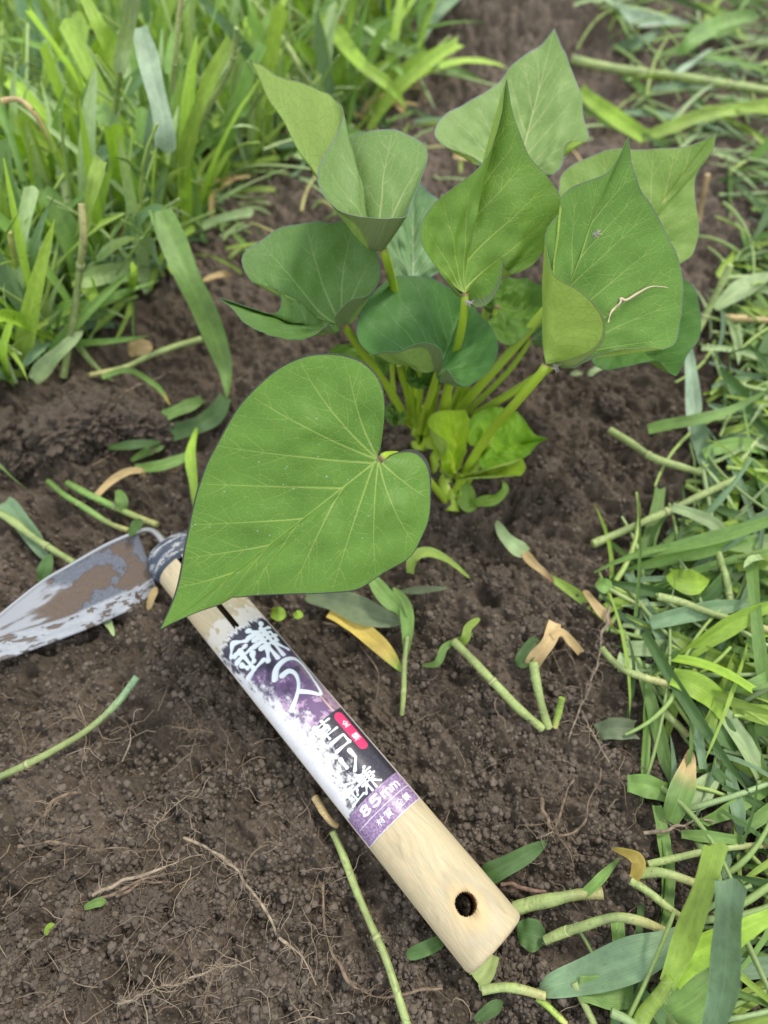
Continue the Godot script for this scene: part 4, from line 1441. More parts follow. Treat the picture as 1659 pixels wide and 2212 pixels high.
func make_roots() -> void:
	var R: Color = PAL["root"]
	var W: Color = PAL["palerooot"]
	add_root("long pale root curving down the bare soil left of the handle", 0.75, [396, 1809, 3, 455, 1837, 4, 515, 1882, 4, 560, 1946, 4, 601, 2023, 4, 651, 2065, 4, 683, 2128, 3], W, 26)
	add_root("knobbly tan root near the bottom edge, running up to the right", 0.8, [255, 2169, 4, 328, 2137, 5, 387, 2128, 4, 437, 2105, 6, 492, 2087, 7, 551, 2069, 8], W, 30)
	add_root("short root standing across the knobbly tan root near the bottom edge", 0.7, [480, 2058, 9, 468, 2090, 7, 455, 2124, 6, 442, 2174, 4], R, 12)
	add_root("thin root sweeping below the butt of the handle", 0.85, [697, 1910, 3, 699, 1973, 4, 720, 2065, 4, 747, 2112, 4, 780, 2139, 4, 832, 2155, 4, 884, 2146, 4, 956, 2136, 3], R, 30)
	add_root("brown root lying flat at the left in the shallow hollow", 0.8, [40, 1828, 3, 105, 1818, 5, 182, 1828, 4, 273, 1832, 4, 350, 1836, 3], R, 10)
	add_root("arched root at the far left above the shallow hollow", 1.0, [60, 1800, 3, 98, 1760, 6, 118, 1728, 7, 150, 1714, 6, 176, 1712, 4], R, 16)
	add_root("bundle root pointing up to the tip of the long pale root", 0.7, [200, 1935, 3, 245, 1915, 4, 290, 1896, 5, 355, 1873, 5, 437, 1846, 4], W, 14)
	add_root("second thin root of the bundle beside the long pale root", 0.5, [215, 1940, 3, 270, 1918, 4, 340, 1892, 5, 400, 1882, 4, 470, 1858, 4], R, 6)
	add_root("lowest thin root of the bundle beside the long pale root", 0.5, [250, 1935, 3, 305, 1905, 4, 365, 1905, 5, 398, 1911, 3], R, 6)
	add_root("pale forked root fragment in the middle of the bare soil", 0.6, [318, 1818, 3, 335, 1785, 5, 364, 1752, 5, 410, 1716, 4, 437, 1700, 3], W, 10)
	add_root("fine pale fibre rising from the soil below the green stem", 0.4, [264, 1645, 3, 282, 1600, 8, 287, 1560, 10, 292, 1536, 12, 310, 1531, 12], W, 0)
	add_root("fine pale fibre crossing the cut green stem at the left", 0.4, [186, 1645, 2, 186, 1600, 6, 184, 1560, 10, 170, 1522, 13], W, 0)
	add_root("thin fibre just left of the sticker", 0.45, [396, 1509, 3, 415, 1541, 5, 433, 1573, 3], R, 6)
	add_root("tangled root knot left of the sticker", 0.7, [372, 1571, 3, 412, 1580, 5, 438, 1578, 6, 455, 1583, 3], R, 26)
	add_root("long wavy root hanging off the mown grass right of the plant", 0.85, [1316, 1310, 12, 1312, 1330, 12, 1298, 1385, 8, 1290, 1440, 6, 1270, 1500, 5, 1246, 1550, 4, 1228, 1600, 3], W, 22)
	add_root("root running to a star shaped crown right of the handle", 0.9, [1167, 1712, 3, 1172, 1750, 4, 1186, 1785, 5, 1209, 1811, 4, 1232, 1845, 4, 1240, 1875, 3], R, 14)
	add_root("upper right arm of the star shaped root crown", 0.7, [1240, 1685, 3, 1222, 1720, 4, 1210, 1760, 5, 1200, 1795, 5], R, 6)
	add_root("long right arm of the star shaped root crown", 0.6, [1206, 1806, 5, 1240, 1798, 5, 1268, 1762, 5, 1282, 1710, 4, 1298, 1660, 3], R, 6)
	add_root("short left arm of the star shaped root crown", 0.6, [1159, 1811, 3, 1180, 1803, 5, 1200, 1794, 5], W, 4)
	add_root("thick pale root tip right of the star shaped crown", 1.2, [1267, 1556, 5, 1282, 1585, 5, 1296, 1612, 4, 1316, 1646, 3], W, 12)
	add_root("thin root in the soil right of the yellow leaf", 0.5, [700, 1345, 3, 740, 1355, 4, 790, 1410, 4, 818, 1460, 4, 812, 1510, 3, 806, 1545, 2], R, 4)
	add_root("thin root on the clod ridge at the far left", 0.6, [270, 845, 4, 330, 822, 6, 360, 806, 6], W, 0)
	add_root("root lying at the left end of the blade hollow", 0.7, [200, 1005, 5, 235, 985, 7, 258, 970, 6], R, 4)
	add_root("reddish root under the right edge of the handle", 1.3, [1080, 1911, 4, 1120, 1916, 5, 1180, 1926, 4], Color(0.24, 0.15, 0.11), 0)
	add_root("pale root crossing the lower right grass", 0.7, [1390, 1800, 8, 1440, 1795, 9, 1500, 1772, 9, 1545, 1775, 8], W, 8)
	var s := Shape.new()
	for i in 520:
		var x := rng.randf_range(-20, 720)
		var y := rng.randf_range(1480, 2240)
		if i % 5 == 0:
			x = rng.randf_range(850, 1260)
			y = rng.randf_range(-20, 260)
		elif i % 4 == 0:
			x = rng.randf_range(640, 1400)
			y = rng.randf_range(1350, 2230)
		var q := on_soil(x, y, 0)
		if (q - h_at).cross(h_dir).length() < 0.02:
			continue
		q.y += micro(q.x, q.z) + 0.0003
		hair(s, q, rng.randf_range(0.006, 0.028), rng.randf_range(0.00010, 0.00028), PAL["root"].lerp(PAL["palerooot"], rng.randf()))
	var o := build("fine_roots", [[s, M.root]], on_soil(300, 1900, 0))
	o.set_meta("kind", "stuff")
	tag(o, "fine pale root fibres strewn over the bare soil", "roots")

func make_left_grass() -> void:
	grass("grass_leaf", "long broad blade arching down on to the soil left of the bitten leaf", "mid", 1, 66, [345, 455, 74, 372, 520, 72, 405, 600, 60, 440, 670, 45, 468, 740, 28, 487, 800, 14, 492, 862, 5], "", 0.6, 0.25)
	grass("grass_leaf", "pale blue green blade hanging straight behind the left grass", "ice", 0, 46, [300, 60, 128, 316, 110, 120, 330, 170, 110, 345, 230, 100, 356, 285, 90, 358, 322, 82])
	grass("grass_leaf", "bright yellow green blade leaning left at the top, one side of a forked shoot", "lime", 1, 48, [262, 152, 115, 240, 105, 125, 210, 50, 138, 170, -30, 150])
	grass("grass_leaf", "upright pale blade of the forked shoot at the top", "pale", 0, 34, [258, 155, 115, 268, 100, 128, 280, 40, 142, 288, -25, 155])
	grass("grass_stalk", "stem that carries the forked shoot at the top", "stem", 0, 19, [225, 445, 6, 240, 330, 50, 250, 230, 88, 258, 150, 116])
	grass("grass_leaf", "broad matt green blade leaning at the left edge of the clump", "mid", 1, 74, [212, 690, 8, 185, 590, 34, 150, 510, 58, 118, 445, 74, 106, 400, 82])
	grass("grass_stalk", "upright stem with a pale joint, lowest at the front of the left clump", "stem", 0, 22, [137, 815, 1, 148, 745, 22, 158, 690, 42, 170, 600, 66, 180, 512, 90, 176, 440, 104])
	grass("grass_stalk", "slim leaning stem at the far left of the clump", "yg", 0, 18, [68, 752, 1, 56, 690, 24, 45, 620, 46, 32, 560, 66, 20, 500, 84])
	grass("grass_leaf", "blade with a browned tip lying at the foot of the left clump", "pale", 1, 40, [73, 822, 3, 100, 790, 12, 140, 750, 22, 180, 714, 34], "brown", 0.9)
	grass("grass_stalk", "yellow green stem lying flat on the soil behind the clod ridge", "stem", 0, 17, [436, 732, 10, 380, 748, 10, 320, 770, 9, 267, 795, 6, 193, 811, 3])
	grass("grass_leaf", "thin wilted blade with a yellow tip on the clod ridge", "mid", 1, 15, [220, 816, 6, 277, 800, 10, 333, 830, 8, 352, 850, 6, 368, 876, 3], "yellow", 0.75)
	grass("grass_leaf", "folded dark green blade where the long arching blade meets the soil", "deep", 0, 42, [486, 858, 5, 465, 895, 7, 430, 918, 7, 372, 935, 4])
	grass("grass_leaf", "short green blade behind the folded dark blade", "mid", 0, 28, [437, 863, 5, 405, 878, 6, 358, 898, 3])
	grass("grass_leaf", "dark blade lying in the black hollow under the clod ridge", "deep", 2, 22, [232, 968, 2, 280, 962, 4, 347, 955, 3])
	grass("grass_leaf", "green strip in front of the black hollow", "mid", 2, 20, [283, 995, 3, 320, 975, 5, 356, 965, 3])
	grass("grass_leaf", "smooth green blade pointing right towards the front leaf", "mid", 0, 26, [292, 1012, 3, 350, 1006, 6, 407, 986, 6])
	grass("grass_leaf", "upright bright strip rising beside the edge of the front leaf", "lime", 2, 24, [425, 925, 10, 412, 980, 12, 418, 1040, 9, 422, 1100, 4])
	grass("fallen_leaf", "yellowed curled grass leaf below the black hollow", "tan", 1, 20, [205, 1075, 3, 240, 1040, 6, 275, 1020, 9, 305, 1018, 9, 312, 1034, 3], "tan", 0.4)
	grass("grass_stalk", "left of the two short stems pointing at the neck of the blade", "mid", 0, 17, [104, 1040, 5, 140, 1070, 6, 182, 1096, 6, 235, 1130, 5, 278, 1146, 3])
	grass("grass_stalk", "right of the two short stems pointing at the neck of the blade", "mid", 0, 19, [146, 1044, 5, 185, 1065, 6, 228, 1086, 6, 285, 1112, 5, 340, 1134, 3])
	grass("fallen_leaf", "little green leaf scrap lying over the neck of the blade", "deep", 2, 24, [305, 1122, 12, 292, 1138, 16, 281, 1158, 18])
	grass("fallen_leaf", "little folded leaf hanging from the right short stem", "mid", 2, 26, [255, 1058, 12, 263, 1082, 10, 268, 1106, 6])
	grass("grass_stalk", "long pale stem lying behind the steel blade at the left edge", "stem", 0, 22, [-20, 1098, 8, 30, 1128, 9, 65, 1156, 9, 110, 1185, 8, 160, 1216, 5])
	grass("grass_leaf", "grey green blade under the long pale stem at the left edge", "blue", 1, 48, [10, 1085, 5, 40, 1120, 6, 75, 1165, 6, 104, 1215, 3])
	grass("fallen_leaf", "dark green leaf scrap upright behind the back of the blade", "deep", 1, 36, [92, 1258, 4, 100, 1225, 10, 110, 1195, 14])
	grass("grass_stalk", "cut green stem with a frayed end lying on the bare soil left of the handle", "stem", 0, 21, [-10, 1682, 4, 50, 1655, 6, 114, 1622, 7, 191, 1575, 8, 250, 1522, 9, 296, 1462, 10], "blue", 0.9)
	grass("fallen_leaf", "small orange scrap beside the top of the handle", "tan", 2, 18, [338, 1268, 6, 328, 1290, 5, 320, 1318, 3])
	grass("fallen_leaf", "small pale leaf tip poking out below the cutting edge", "pale", 1, 18, [228, 1335, 2, 238, 1352, 4, 247, 1374, 5])
	grass("fallen_leaf", "tiny green leaf scrap half buried at the bottom left", "mid", 2, 20, [182, 1962, 2, 208, 1950, 4, 230, 1948, 3])
	grass("fallen_leaf", "tiny bright curled scrap at the far bottom left", "lime", 2, 13, [100, 2020, 2, 104, 2004, 4, 118, 1996, 4])
	grass("grass_leaf", "soft folded blade in front of the clump with a narrow foot", "yg", 0, 34, [176, 515, 84, 190, 460, 96, 205, 395, 108, 218, 345, 116])
	grass("grass_leaf", "broad hanging blade at the very left, cut square", "mid", 0, 54, [15, 500, 58, 22, 570, 40, 24, 650, 24, 15, 720, 12])
	grass("grass_leaf", "blade pointing right out of the middle of the clump", "mid", 0, 46, [215, 225, 88, 235, 265, 84, 255, 300, 80, 275, 325, 76])
	grass("grass_stalk", "brown jointed stalk arching over at the left edge", "tan", 0, 15, [5, 218, 120, 40, 215, 122, 70, 240, 118, 95, 280, 108, 118, 330, 96], "yg", 0.9)
	grass("grass_stalk", "slanting stem with a reddish joint at the top middle", "stem", 0, 20, [540, 0, 90, 580, 45, 80, 610, 85, 74, 650, 150, 60, 670, 180, 54])
	grass("grass_leaf", "bright blade arching to the right behind the tall left leaf", "lime", 1, 42, [690, 20, 70, 730, 80, 66, 780, 140, 58, 840, 185, 44, 880, 235, 26])
	grass("grass_leaf", "long green blade running right at the top behind the rear leaf", "mid", 1, 32, [760, 70, 48, 830, 95, 44, 900, 120, 36, 980, 150, 22, 1040, 172, 10], "", 0.6)
	grass("fallen_leaf", "small yellow leaf standing in the grass at the top middle", "yellow", 2, 22, [740, 25, 40, 737, 55, 34, 734, 85, 26])
	grass("fallen_leaf", "pale straw clump on the soil beside the flat stem", "tan", 2, 40, [278, 760, 4, 300, 752, 6, 330, 750, 3])
	grass("grass_stalk", "upright stem under the pale blue green blade", "stem", 0, 17, [398, 480, 3, 404, 400, 30, 408, 335, 52])
	grass("grass_leaf", "wide blade leaning right beside the pale blue green blade", "yg", 0, 44, [385, 400, 44, 415, 290, 80, 450, 190, 112, 500, 100, 136])
	grass("grass_stalk", "long leaning stem between the clump and the tall left leaf", "stem", 0, 15, [410, 320, 52, 455, 225, 84, 500, 140, 108, 510, 60, 128])
	grass("grass_leaf", "dark upright blade behind the clump at the top", "mid", 0, 40, [365, 330, 60, 352, 230, 88, 345, 150, 110])
	grass("grass_stalk", "thin straight stem right of the forked shoot", "stem", 0, 14, [372, 200, 96, 380, 100, 122, 392, -10, 148])

func make_middle_litter() -> void:
	grass("fallen_leaf", "large mottled grey green leaf lying under the front leaf", "dusty", 2, 62, [660, 1288, 3, 730, 1300, 5, 800, 1328, 5, 868, 1345, 3])
	grass("fallen_leaf", "half yellow half green leaf pointing down to the right", "yellow", 1, 44, [712, 1322, 4, 765, 1350, 6, 815, 1390, 7, 848, 1425, 5, 868, 1452, 3], "yg", 0.8)
	grass("grass_leaf", "bright folded grass blade below the front leaf", "mid", 1, 40, [800, 1245, 12, 830, 1285, 14, 862, 1315, 12, 880, 1350, 8], "", 0.6, 0.9)
	grass("grass_leaf", "narrow blade bending down from the bright folded blade", "mid", 2, 30, [850, 1270, 12, 876, 1310, 12, 880, 1370, 9, 876, 1420, 6])
	grass("grass_stalk", "slim upright stem ending in the soil below the bright folded blade", "stem", 0, 15, [880, 1375, 10, 874, 1430, 8, 872, 1490, 6, 868, 1545, 2])
	grass("grass_leaf", "curled blade on the soil right of the front leaf", "yg", 1, 26, [886, 1238, 3, 893, 1205, 9, 925, 1193, 10, 968, 1210, 7, 1016, 1250, 3])
	grass("grass_leaf", "thin flat strip below the curled blade", "dusty", 2, 17, [862, 1278, 3, 910, 1275, 5, 966, 1270, 3])
	grass("fallen_leaf", "short green leaf piece in front of the plant", "pale", 1, 36, [1138, 1195, 4, 1110, 1178, 6, 1088, 1155, 6, 1072, 1124, 4])
	grass("fallen_leaf", "dry tan tip beside the short green leaf piece", "tan", 1, 22, [1132, 1192, 4, 1150, 1215, 5, 1170, 1232, 4, 1198, 1258, 3], "brown", 0.75)
	grass("grass_stalk", "cut stem leaning left from the rooted stubble", "stem", 0, 26, [980, 1385, 9, 1020, 1425, 9, 1070, 1478, 7, 1120, 1530, 5, 1172, 1574, 2])
	grass("grass_stalk", "middle stem of the rooted stubble", "stem", 0, 27, [1152, 1430, 14, 1160, 1480, 10, 1172, 1530, 6, 1184, 1572, 2])
	grass("grass_stalk", "short stub at the right of the rooted stubble", "yg", 0, 20, [1214, 1508, 10, 1206, 1540, 6, 1198, 1572, 2])
	grass("fallen_leaf", "dry straw leaf folded over the rooted stubble", "tan", 0, 34, [1198, 1345, 8, 1186, 1385, 10, 1160, 1418, 8, 1146, 1440, 5])
	grass("fallen_leaf", "dry straw strip bent right above the rooted stubble", "tan", 0, 20, [1192, 1375, 10, 1212, 1366, 10, 1232, 1385, 8, 1254, 1410, 4])
	grass("fallen_leaf", "dark green leaf behind the dry straw leaf", "deep", 2, 42, [1120, 1440, 3, 1140, 1410, 6, 1178, 1372, 4])
	grass("fallen_leaf", "curled small green leaf on the soil right of the slim stem", "mid", 2, 18, [912, 1438, 3, 945, 1432, 7, 960, 1400, 8, 985, 1385, 6, 1022, 1368, 4])
	grass("fallen_leaf", "twisted scrap at the right end of the curled small leaf", "yg", 2, 22, [988, 1400, 3, 1005, 1378, 7, 1012, 1355, 6, 1036, 1336, 4])
	grass("fallen_leaf", "dark green leaf half under the right edge of the handle", "deep", 1, 50, [1046, 1892, 4, 1080, 1876, 7, 1130, 1850, 7, 1184, 1816, 3])
	grass("grass_stalk", "long green stem passing under the handle at the lower left", "stem", 0, 24, [718, 1796, 3, 742, 1850, 4, 770, 1925, 5, 800, 1995, 5, 834, 2072, 5, 880, 2215, 4])
	grass("twig", "orange brown bark piece against the left side of the handle", "tan", 0, 17, [680, 1722, 4, 700, 1756, 5, 716, 1776, 4, 728, 1784, 3])
	grass("fallen_leaf", "dark leaf scrap under the left corner of the handle butt", "deep", 2, 34, [878, 2065, 3, 920, 2048, 5, 960, 2030, 4])
	grass("fallen_leaf", "yellowish leaf squashed under the handle butt", "stem", 0, 42, [1062, 2062, 4, 1052, 2092, 5, 1028, 2120, 4])
	grass("fallen_leaf", "small round bright leaf of a seedling under the front leaf", "lime", 2, 32, [586, 1322, 8, 600, 1326, 10, 618, 1330, 8])
	grass("fallen_leaf", "smaller second leaf of the seedling under the front leaf", "lime", 2, 20, [634, 1330, 6, 644, 1328, 7, 652, 1322, 6])
	grass("fallen_leaf", "muddy green leaf scrap below the handle butt at the left", "deep", 2, 30, [1026, 2206, 3, 1055, 2185, 5, 1086, 2164, 4])
	grass("fallen_leaf", "tiny yellow green leaf on the soil right of the plant", "pale", 2, 12, [1232, 808, 3, 1245, 806, 4, 1258, 806, 3])
	grass("fallen_leaf", "thin pale leaf on the soil behind the right leaf stalk", "pale", 2, 16, [1270, 812, 3, 1285, 800, 5, 1310, 786, 4])

func make_right_grass() -> void:
	grass("grass_stalk", "flattened hairy stem beside the handle butt", "stem", 0, 36, [1110, 1964, 4, 1150, 1952, 6, 1200, 1942, 8, 1252, 1932, 8, 1302, 1930, 7])
	grass("grass_leaf", "small blade rising from the flattened hairy stem", "mid", 1, 24, [1258, 1934, 9, 1285, 1910, 12, 1310, 1884, 12, 1340, 1852, 10])
	grass("grass_stalk", "hairy green stem arching over the soil at the lower right", "stem", 0, 28, [1176, 2032, 6, 1215, 2015, 10, 1262, 2000, 14, 1325, 1982, 18, 1380, 1989, 16, 1434, 2010, 10])
	grass("grass_leaf", "large blue green blade lying at the lower right", "blue", 2, 82, [1500, 2005, 16, 1430, 2045, 16, 1362, 2074, 13, 1280, 2105, 9, 1209, 2126, 6, 1165, 2140, 3])
	grass("grass_leaf", "tall bright blade cut square at the top, lower right corner", "yg", 0, 50, [1442, 2126, 24, 1468, 2060, 34, 1495, 1985, 46, 1522, 1910, 56, 1546, 1822, 66], "", 0.6, 0.3)
	grass("grass_stalk", "stem that carries the tall bright blade in the lower right corner", "yg", 0, 42, [1372, 2225, 8, 1400, 2180, 15, 1425, 2150, 20, 1450, 2110, 26])
	grass("grass_leaf", "grey green blade standing in front in the lower right corner", "blue", 0, 62, [1538, 2225, 22, 1562, 2140, 34, 1570, 2040, 48, 1575, 1960, 58, 1580, 1905, 62])
	grass("grass_leaf", "yellow green blade sweeping to the right edge", "lime", 1, 62, [1452, 2118, 24, 1500, 2065, 34, 1570, 2028, 38, 1640, 1990, 38, 1700, 1960, 36])
	grass("grass_leaf", "broad mid green blade along the bottom right edge", "mid", 0, 78, [1546, 2118, 16, 1500, 2160, 14, 1450, 2190, 10, 1395, 2225, 6])
	grass("fallen_leaf", "twisted yellow leaf tip with a pink point", "yellow", 1, 32, [1370, 1898, 14, 1380, 1865, 18, 1362, 1846, 18, 1320, 1833, 14], "tan", 0.85)
	grass("grass_stalk", "pale stem running right from the twisted yellow tip", "stem", 0, 26, [1368, 1890, 8, 1410, 1884, 12, 1450, 1890, 14, 1520, 1914, 12])
	grass("grass_stalk", "stem slanting down right from the twisted yellow tip", "stem", 0, 22, [1362, 1902, 8, 1400, 1926, 9, 1440, 1958, 9, 1490, 1992, 7])
	grass("grass_stalk", "pale stem behind the tall bright blade, running to the right edge", "stem", 0, 20, [1400, 1868, 8, 1450, 1856, 10, 1530, 1838, 12, 1610, 1828, 12, 1680, 1826, 10])
	grass("grass_leaf", "straight green strip above the tall bright blade", "mid", 0, 24, [1472, 1802, 12, 1540, 1808, 14, 1608, 1816, 12])
	grass("fallen_leaf", "green and yellow leaf with a brown tip at the lower right", "mid", 1, 54, [1446, 1775, 6, 1462, 1735, 10, 1478, 1690, 12, 1488, 1650, 12, 1492, 1618, 10], "tan", 0.45)
	grass("fallen_leaf", "square cut dark leaf left of the leaf with a brown tip", "mid", 0, 48, [1356, 1692, 4, 1395, 1698, 6, 1440, 1712, 6])
	grass("fallen_leaf", "pale green leaf right of the leaf with a brown tip", "pale", 2, 54, [1480, 1750, 5, 1510, 1715, 7, 1548, 1672, 6])
	grass("grass_leaf", "narrow upright grey blade at the right", "blue", 2, 30, [1600, 1805, 8, 1594, 1750, 10, 1580, 1690, 9, 1576, 1655, 6])
	grass("grass_stalk", "cut hairy stem lying below the handle butt", "stem", 0, 26, [1040, 2140, 5, 1080, 2133, 7, 1120, 2136, 7, 1178, 2152, 5])
	grass("grass_stalk", "thin muddy stem going down from the cut hairy stem", "yg", 0, 18, [1160, 2156, 4, 1190, 2180, 4, 1230, 2220, 3])
	grass("fallen_leaf", "muddy dark leaf just right of the handle butt", "deep", 2, 66, [1118, 2012, 3, 1145, 2018, 5, 1178, 2030, 3])
	grass("grass_stalk", "hairy stem hanging below the large blue green blade", "stem", 0, 22, [1240, 2122, 8, 1258, 2160, 6, 1290, 2225, 3])
	grass("fallen_leaf", "square green leaf hanging under the large blue green blade", "mid", 0, 62, [1252, 2134, 8, 1310, 2142, 7, 1370, 2150, 5])
	grass("grass_stalk", "long cut stem lying straight across the soil at the right", "stem", 0, 23, [1280, 1176, 4, 1340, 1150, 9, 1430, 1110, 13, 1510, 1072, 16, 1590, 1034, 18])
	grass("grass_stalk", "jointed green stem above the long cut stem", "stem", 0, 23, [1318, 930, 6, 1360, 955, 8, 1410, 988, 9, 1470, 1008, 9, 1535, 1028, 8])
	grass("grass_leaf", "long blade running up right to the edge above the jointed stem", "mid", 1, 30, [1400, 928, 8, 1450, 916, 12, 1503, 907, 16, 1580, 885, 20, 1670, 838, 22])
	grass("grass_leaf", "pale vertical blade under the low right leaf", "ice", 2, 34, [1486, 742, 30, 1492, 800, 22, 1497, 860, 14, 1500, 925, 6, 1503, 975, 3])
	grass("grass_leaf", "broad pale blade at the right edge, level with the low leaf", "pale", 2, 46, [1545, 668, 12, 1580, 640, 18, 1620, 615, 20, 1670, 590, 18])
	grass("grass_stalk", "pale stem standing behind the low right leaf", "stem", 0, 20, [1506, 718, 10, 1530, 670, 20, 1556, 618, 32, 1578, 572, 42])
	grass("twig", "pale dry twig at the right edge", "tan", 0, 15, [1565, 686, 10, 1610, 688, 12, 1680, 694, 12])
	grass("grass_stalk", "dry cut stub standing right of the far right leaf", "tan", 0, 17, [1508, 480, 6, 1515, 440, 18, 1522, 410, 28, 1529, 376, 38])
	grass("grass_stalk", "long thick stem lying across the top right", "stem", 0, 24, [1236, 128, 10, 1310, 145, 14, 1400, 158, 16, 1506, 172, 16, 1590, 186, 14, 1680, 200, 12])
	grass("grass_leaf", "bright blade going down right from beside the rear leaf", "lime", 0, 34, [1252, 196, 12, 1295, 230, 14, 1340, 262, 14, 1392, 296, 10])
	grass("grass_leaf", "pale blade going up right to the edge from the end of the bright blade", "yg", 0, 28, [1385, 298, 10, 1450, 275, 14, 1520, 248, 16, 1600, 235, 16, 1680, 226, 14])
	grass("grass_leaf", "blue green pointed blade at the top right", "ice", 1, 34, [1290, -15, 30, 1340, 22, 28, 1390, 44, 24, 1440, 44, 20, 1492, 50, 14])
	grass("grass_leaf", "green blade arching at the top right corner", "mid", 2, 42, [1465, 118, 10, 1500, 85, 18, 1545, 58, 22, 1600, 38, 20, 1640, 35, 14])
	grass("grass_leaf", "slim blue blade under the arching green blade at the top right", "ice", 2, 16, [1450, 166, 8, 1490, 140, 14, 1540, 104, 16])
	grass("grass_leaf", "grey blade behind the long thick stem at the top right", "blue", 2, 24, [1296, 106, 8, 1345, 100, 12, 1390, 88, 14, 1432, 60, 12])
	grass("grass_leaf", "big bright folded blade in the right hand heap", "lime", 0, 56, [1452, 1462, 14, 1490, 1475, 18, 1530, 1498, 16, 1565, 1530, 12])
	grass("grass_leaf", "pointed green blade at the right edge above the bright folded blade", "mid", 1, 34, [1690, 1455, 18, 1630, 1478, 18, 1566, 1490, 14])
	grass("fallen_leaf", "rounded yellow green leaf on top of the right hand heap", "lime", 2, 56, [1448, 1236, 16, 1470, 1252, 20, 1500, 1258, 18, 1526, 1248, 14])
	grass("grass_stalk", "long pale stem across the right hand heap", "stem", 0, 22, [1420, 1288, 16, 1470, 1300, 18, 1540, 1326, 18, 1600, 1344, 16, 1680, 1366, 14])
	grass("grass_stalk", "stem running down from the bent blade in the right hand heap", "stem", 0, 20, [1540, 1165, 20, 1556, 1210, 18, 1572, 1262, 16, 1582, 1330, 12])
	grass("grass_leaf", "bent pale blade at the top of the right hand heap", "pale", 0, 28, [1452, 1096, 16, 1500, 1112, 20, 1545, 1135, 20, 1572, 1180, 16])
	grass("grass_leaf", "small blue green blade at the left of the bent pale blade", "blue", 2, 26, [1424, 1180, 8, 1460, 1170, 12, 1500, 1148, 10])
	grass("grass_leaf", "broad bright blade entering from the right edge of the heap", "yg", 0, 36, [1690, 1218, 20, 1640, 1216, 20, 1590, 1220, 16])
	grass("grass_stalk", "stem curving out of the heap on to the soil", "stem", 0, 22, [1300, 1400, 6, 1320, 1424, 8, 1350, 1448, 10, 1400, 1466, 12, 1456, 1480, 12])
	grass("grass_leaf", "broad dark blade drooping from the bottom of the heap", "deep", 1, 76, [1492, 1530, 12, 1530, 1560, 12, 1570, 1592, 9, 1612, 1630, 4])
	grass("fallen_leaf", "dusty square leaf on the soil below the heap", "dusty", 0, 46, [1290, 1582, 3, 1325, 1574, 5, 1372, 1576, 4])
	grass("grass_stalk", "yellow cut stem sticking out below the heap", "stem", 0, 22, [1430, 1536, 8, 1455, 1558, 8, 1486, 1588, 4])
	grass("fallen_leaf", "dry straw leaf at the left end of the heap", "tan", 2, 24, [1262, 1275, 5, 1280, 1300, 8, 1305, 1330, 8, 1322, 1350, 5])
	grass("fallen_leaf", "small round dark leaf at the left end of the heap", "mid", 2, 34, [1290, 1256, 10, 1304, 1264, 12, 1320, 1276, 10])
	grass("grass_stalk", "thin stem of the small round leaf", "stem", 0, 12, [1316, 1272, 10, 1345, 1288, 10, 1390, 1312, 8])

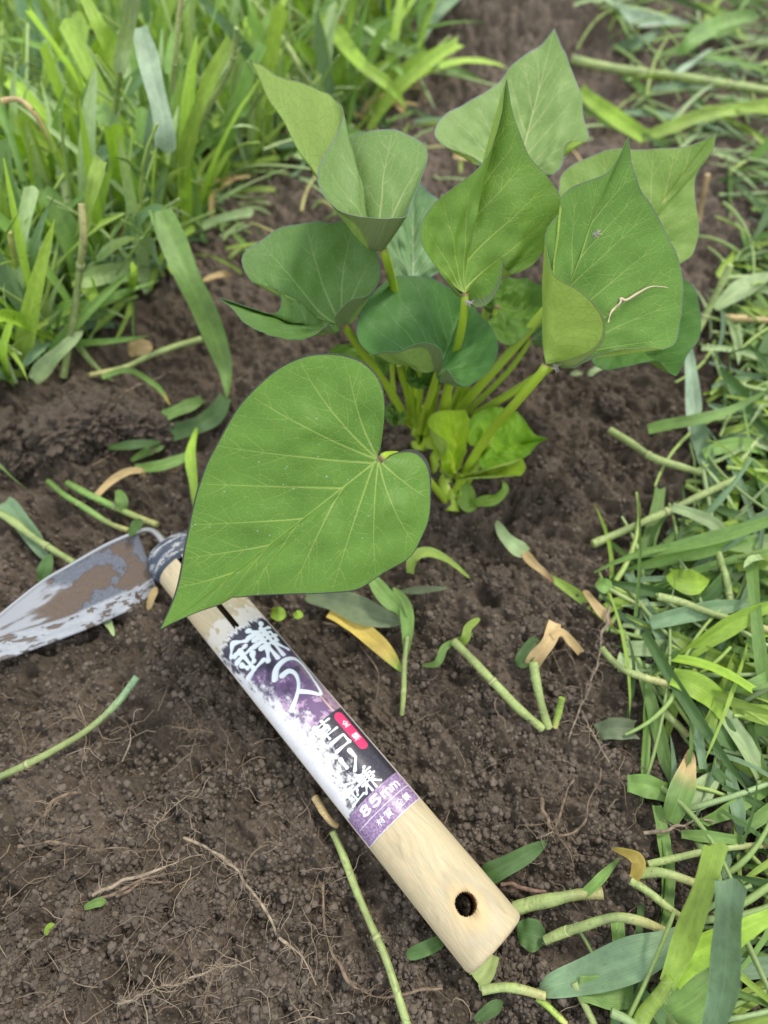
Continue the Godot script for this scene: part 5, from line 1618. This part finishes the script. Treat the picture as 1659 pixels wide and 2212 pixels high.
func _ready() -> void:
	# camera
	var cam := Camera3D.new()
	cam.name = "camera"
	var lens := CameraAttributesPhysical.new()
	lens.frustum_focal_length = 16.0
	lens.frustum_near = 0.01
	lens.frustum_far = 120.0
	lens.frustum_focus_distance = 0.258
	lens.exposure_aperture = 4.3
	cam.attributes = lens
	cam.fov = 73.74
	cam.near = 0.01
	cam.far = 120.0
	cam.transform = Transform3D(cam_basis, EYE)
	add_child(cam)
	cam.current = true
	# bright overcast sky
	var env := Environment.new()
	env.background_mode = Environment.BG_SKY
	var sky := Sky.new()
	var sm := ProceduralSkyMaterial.new()
	sm.sky_top_color = Color(0.93, 0.96, 1.0)
	sm.sky_horizon_color = Color(0.86, 0.89, 0.92)
	sm.ground_horizon_color = Color(0.60, 0.60, 0.56)
	sm.ground_bottom_color = Color(0.30, 0.27, 0.22)
	sm.sky_curve = 0.2
	sm.sun_angle_max = 30.0
	sky.sky_material = sm
	env.sky = sky
	env.tonemap_mode = Environment.TONE_MAPPER_LINEAR
	env.tonemap_exposure = 1.68
	env.sdfgi_enabled = true
	env.ssao_enabled = true
	env.ssil_enabled = true
	var we := WorldEnvironment.new()
	we.name = "sky"
	we.environment = env
	add_child(we)
	var sun := DirectionalLight3D.new()
	sun.name = "sun"
	sun.light_energy = 0.5
	sun.light_angular_distance = 10.0
	sun.light_color = Color(1.0, 0.97, 0.92)
	sun.shadow_enabled = true
	add_child(sun)
	sun.look_at_from_position(Vector3(0.45, 1.0, -0.35), Vector3.ZERO, Vector3.UP)

	rng.seed = 4711
	n_low.seed = 1
	n_low.frequency = 9.0
	n_low.fractal_octaves = 2
	n_mid.seed = 2
	n_mid.frequency = 26.0
	n_mid.fractal_octaves = 3
	n_fine.seed = 3
	n_fine.frequency = 160.0
	n_fine.fractal_octaves = 4
	n_cell.seed = 4
	n_cell.frequency = 105.0
	n_cell.noise_type = FastNoiseLite.TYPE_CELLULAR
	n_cell.cellular_return_type = FastNoiseLite.RETURN_DISTANCE
	n_cell.fractal_type = FastNoiseLite.FRACTAL_NONE
	n_cell.domain_warp_enabled = true
	n_cell.domain_warp_amplitude = 0.007
	n_cell.domain_warp_frequency = 130.0
	n_cell.domain_warp_fractal_type = FastNoiseLite.DOMAIN_WARP_FRACTAL_NONE

	measure_handle()
	make_leaf_textures()
	make_grass_texture()
	make_soil_texture()
	make_wood_texture()
	make_label_texture()
	make_steel_textures()
	make_materials()
	make_ground()
	make_plant()
	make_sickle()
	grass_mass("thick clump of mown grass at the left behind the clod ridge", [-170, -330, 960, -330, 925, 20, 895, 200, 790, 310, 640, 360, 530, 400, 450, 500, 380, 600, 260, 690, 160, 770, 0, 850, -200, 880], 2300, 0.80, 0.13, 0.3, 1.8, ["yg", "mid", "mid", "pale", "blue", "lime", "pale", "yg"], 0.0035, 0.0140, 0.3, 1.3)
	grass_mass("low green weeds and clippings at the foot of the left clump", [-170, -200, 900, -200, 870, 60, 840, 240, 740, 340, 600, 380, 540, 400, 440, 480, 360, 590, 230, 700, 100, 790, -200, 850], 1100, 0.2, 0.065, 0.3, 2.5, ["mid", "mid", "pale", "blue", "yg", "deep", "tan"], 0.0035, 0.011, 0.3, 1.2)
	grass_mass("mown grass lying at the top right behind the plant", [1235, 30, 1300, -60, 1760, -160, 1780, 520, 1560, 480, 1450, 360, 1330, 300, 1270, 100], 260, 0.12, 0.11, 0.1, 0.9, ["yg", "mid", "blue", "pale", "mid", "deep"], 0.003, 0.009, 0.4)
	grass_mass("thin litter of cut grass on the soil behind the plant", [470, 520, 700, 340, 900, 230, 1250, 300, 1270, 470, 1000, 480, 850, 420, 640, 480, 500, 640], 75, 0.08, 0.05, 0.3, 2.0, ["mid", "blue", "yg", "deep", "tan", "pale"], 0.003, 0.008, 0.35)
	grass_mass("heap of mown grass along the right edge", [1530, 560, 1780, 500, 1780, 1560, 1600, 1590, 1420, 1520, 1330, 1450, 1280, 1340, 1260, 1240, 1400, 1200, 1470, 1050, 1520, 930, 1500, 760], 680, 0.07, 0.085, 0.1, 0.9, ["yg", "mid", "blue", "pale", "deep", "mid", "deep", "yg", "lime", "mid", "pale", "yg", "mid", "blue"], 0.0026, 0.0110, 0.24)
	grass_mass("mown grass in the lower right corner", [1420, 1640, 1780, 1560, 1780, 2420, 1240, 2400, 1300, 2140, 1440, 2040, 1500, 1880, 1400, 1760], 170, 0.12, 0.075, 0.2, 1.0, ["mid", "blue", "deep", "yg", "deep", "mid"], 0.003, 0.009, 0.35)
	make_left_grass()
	make_middle_litter()
	make_right_grass()
	make_roots()
	make_lint()
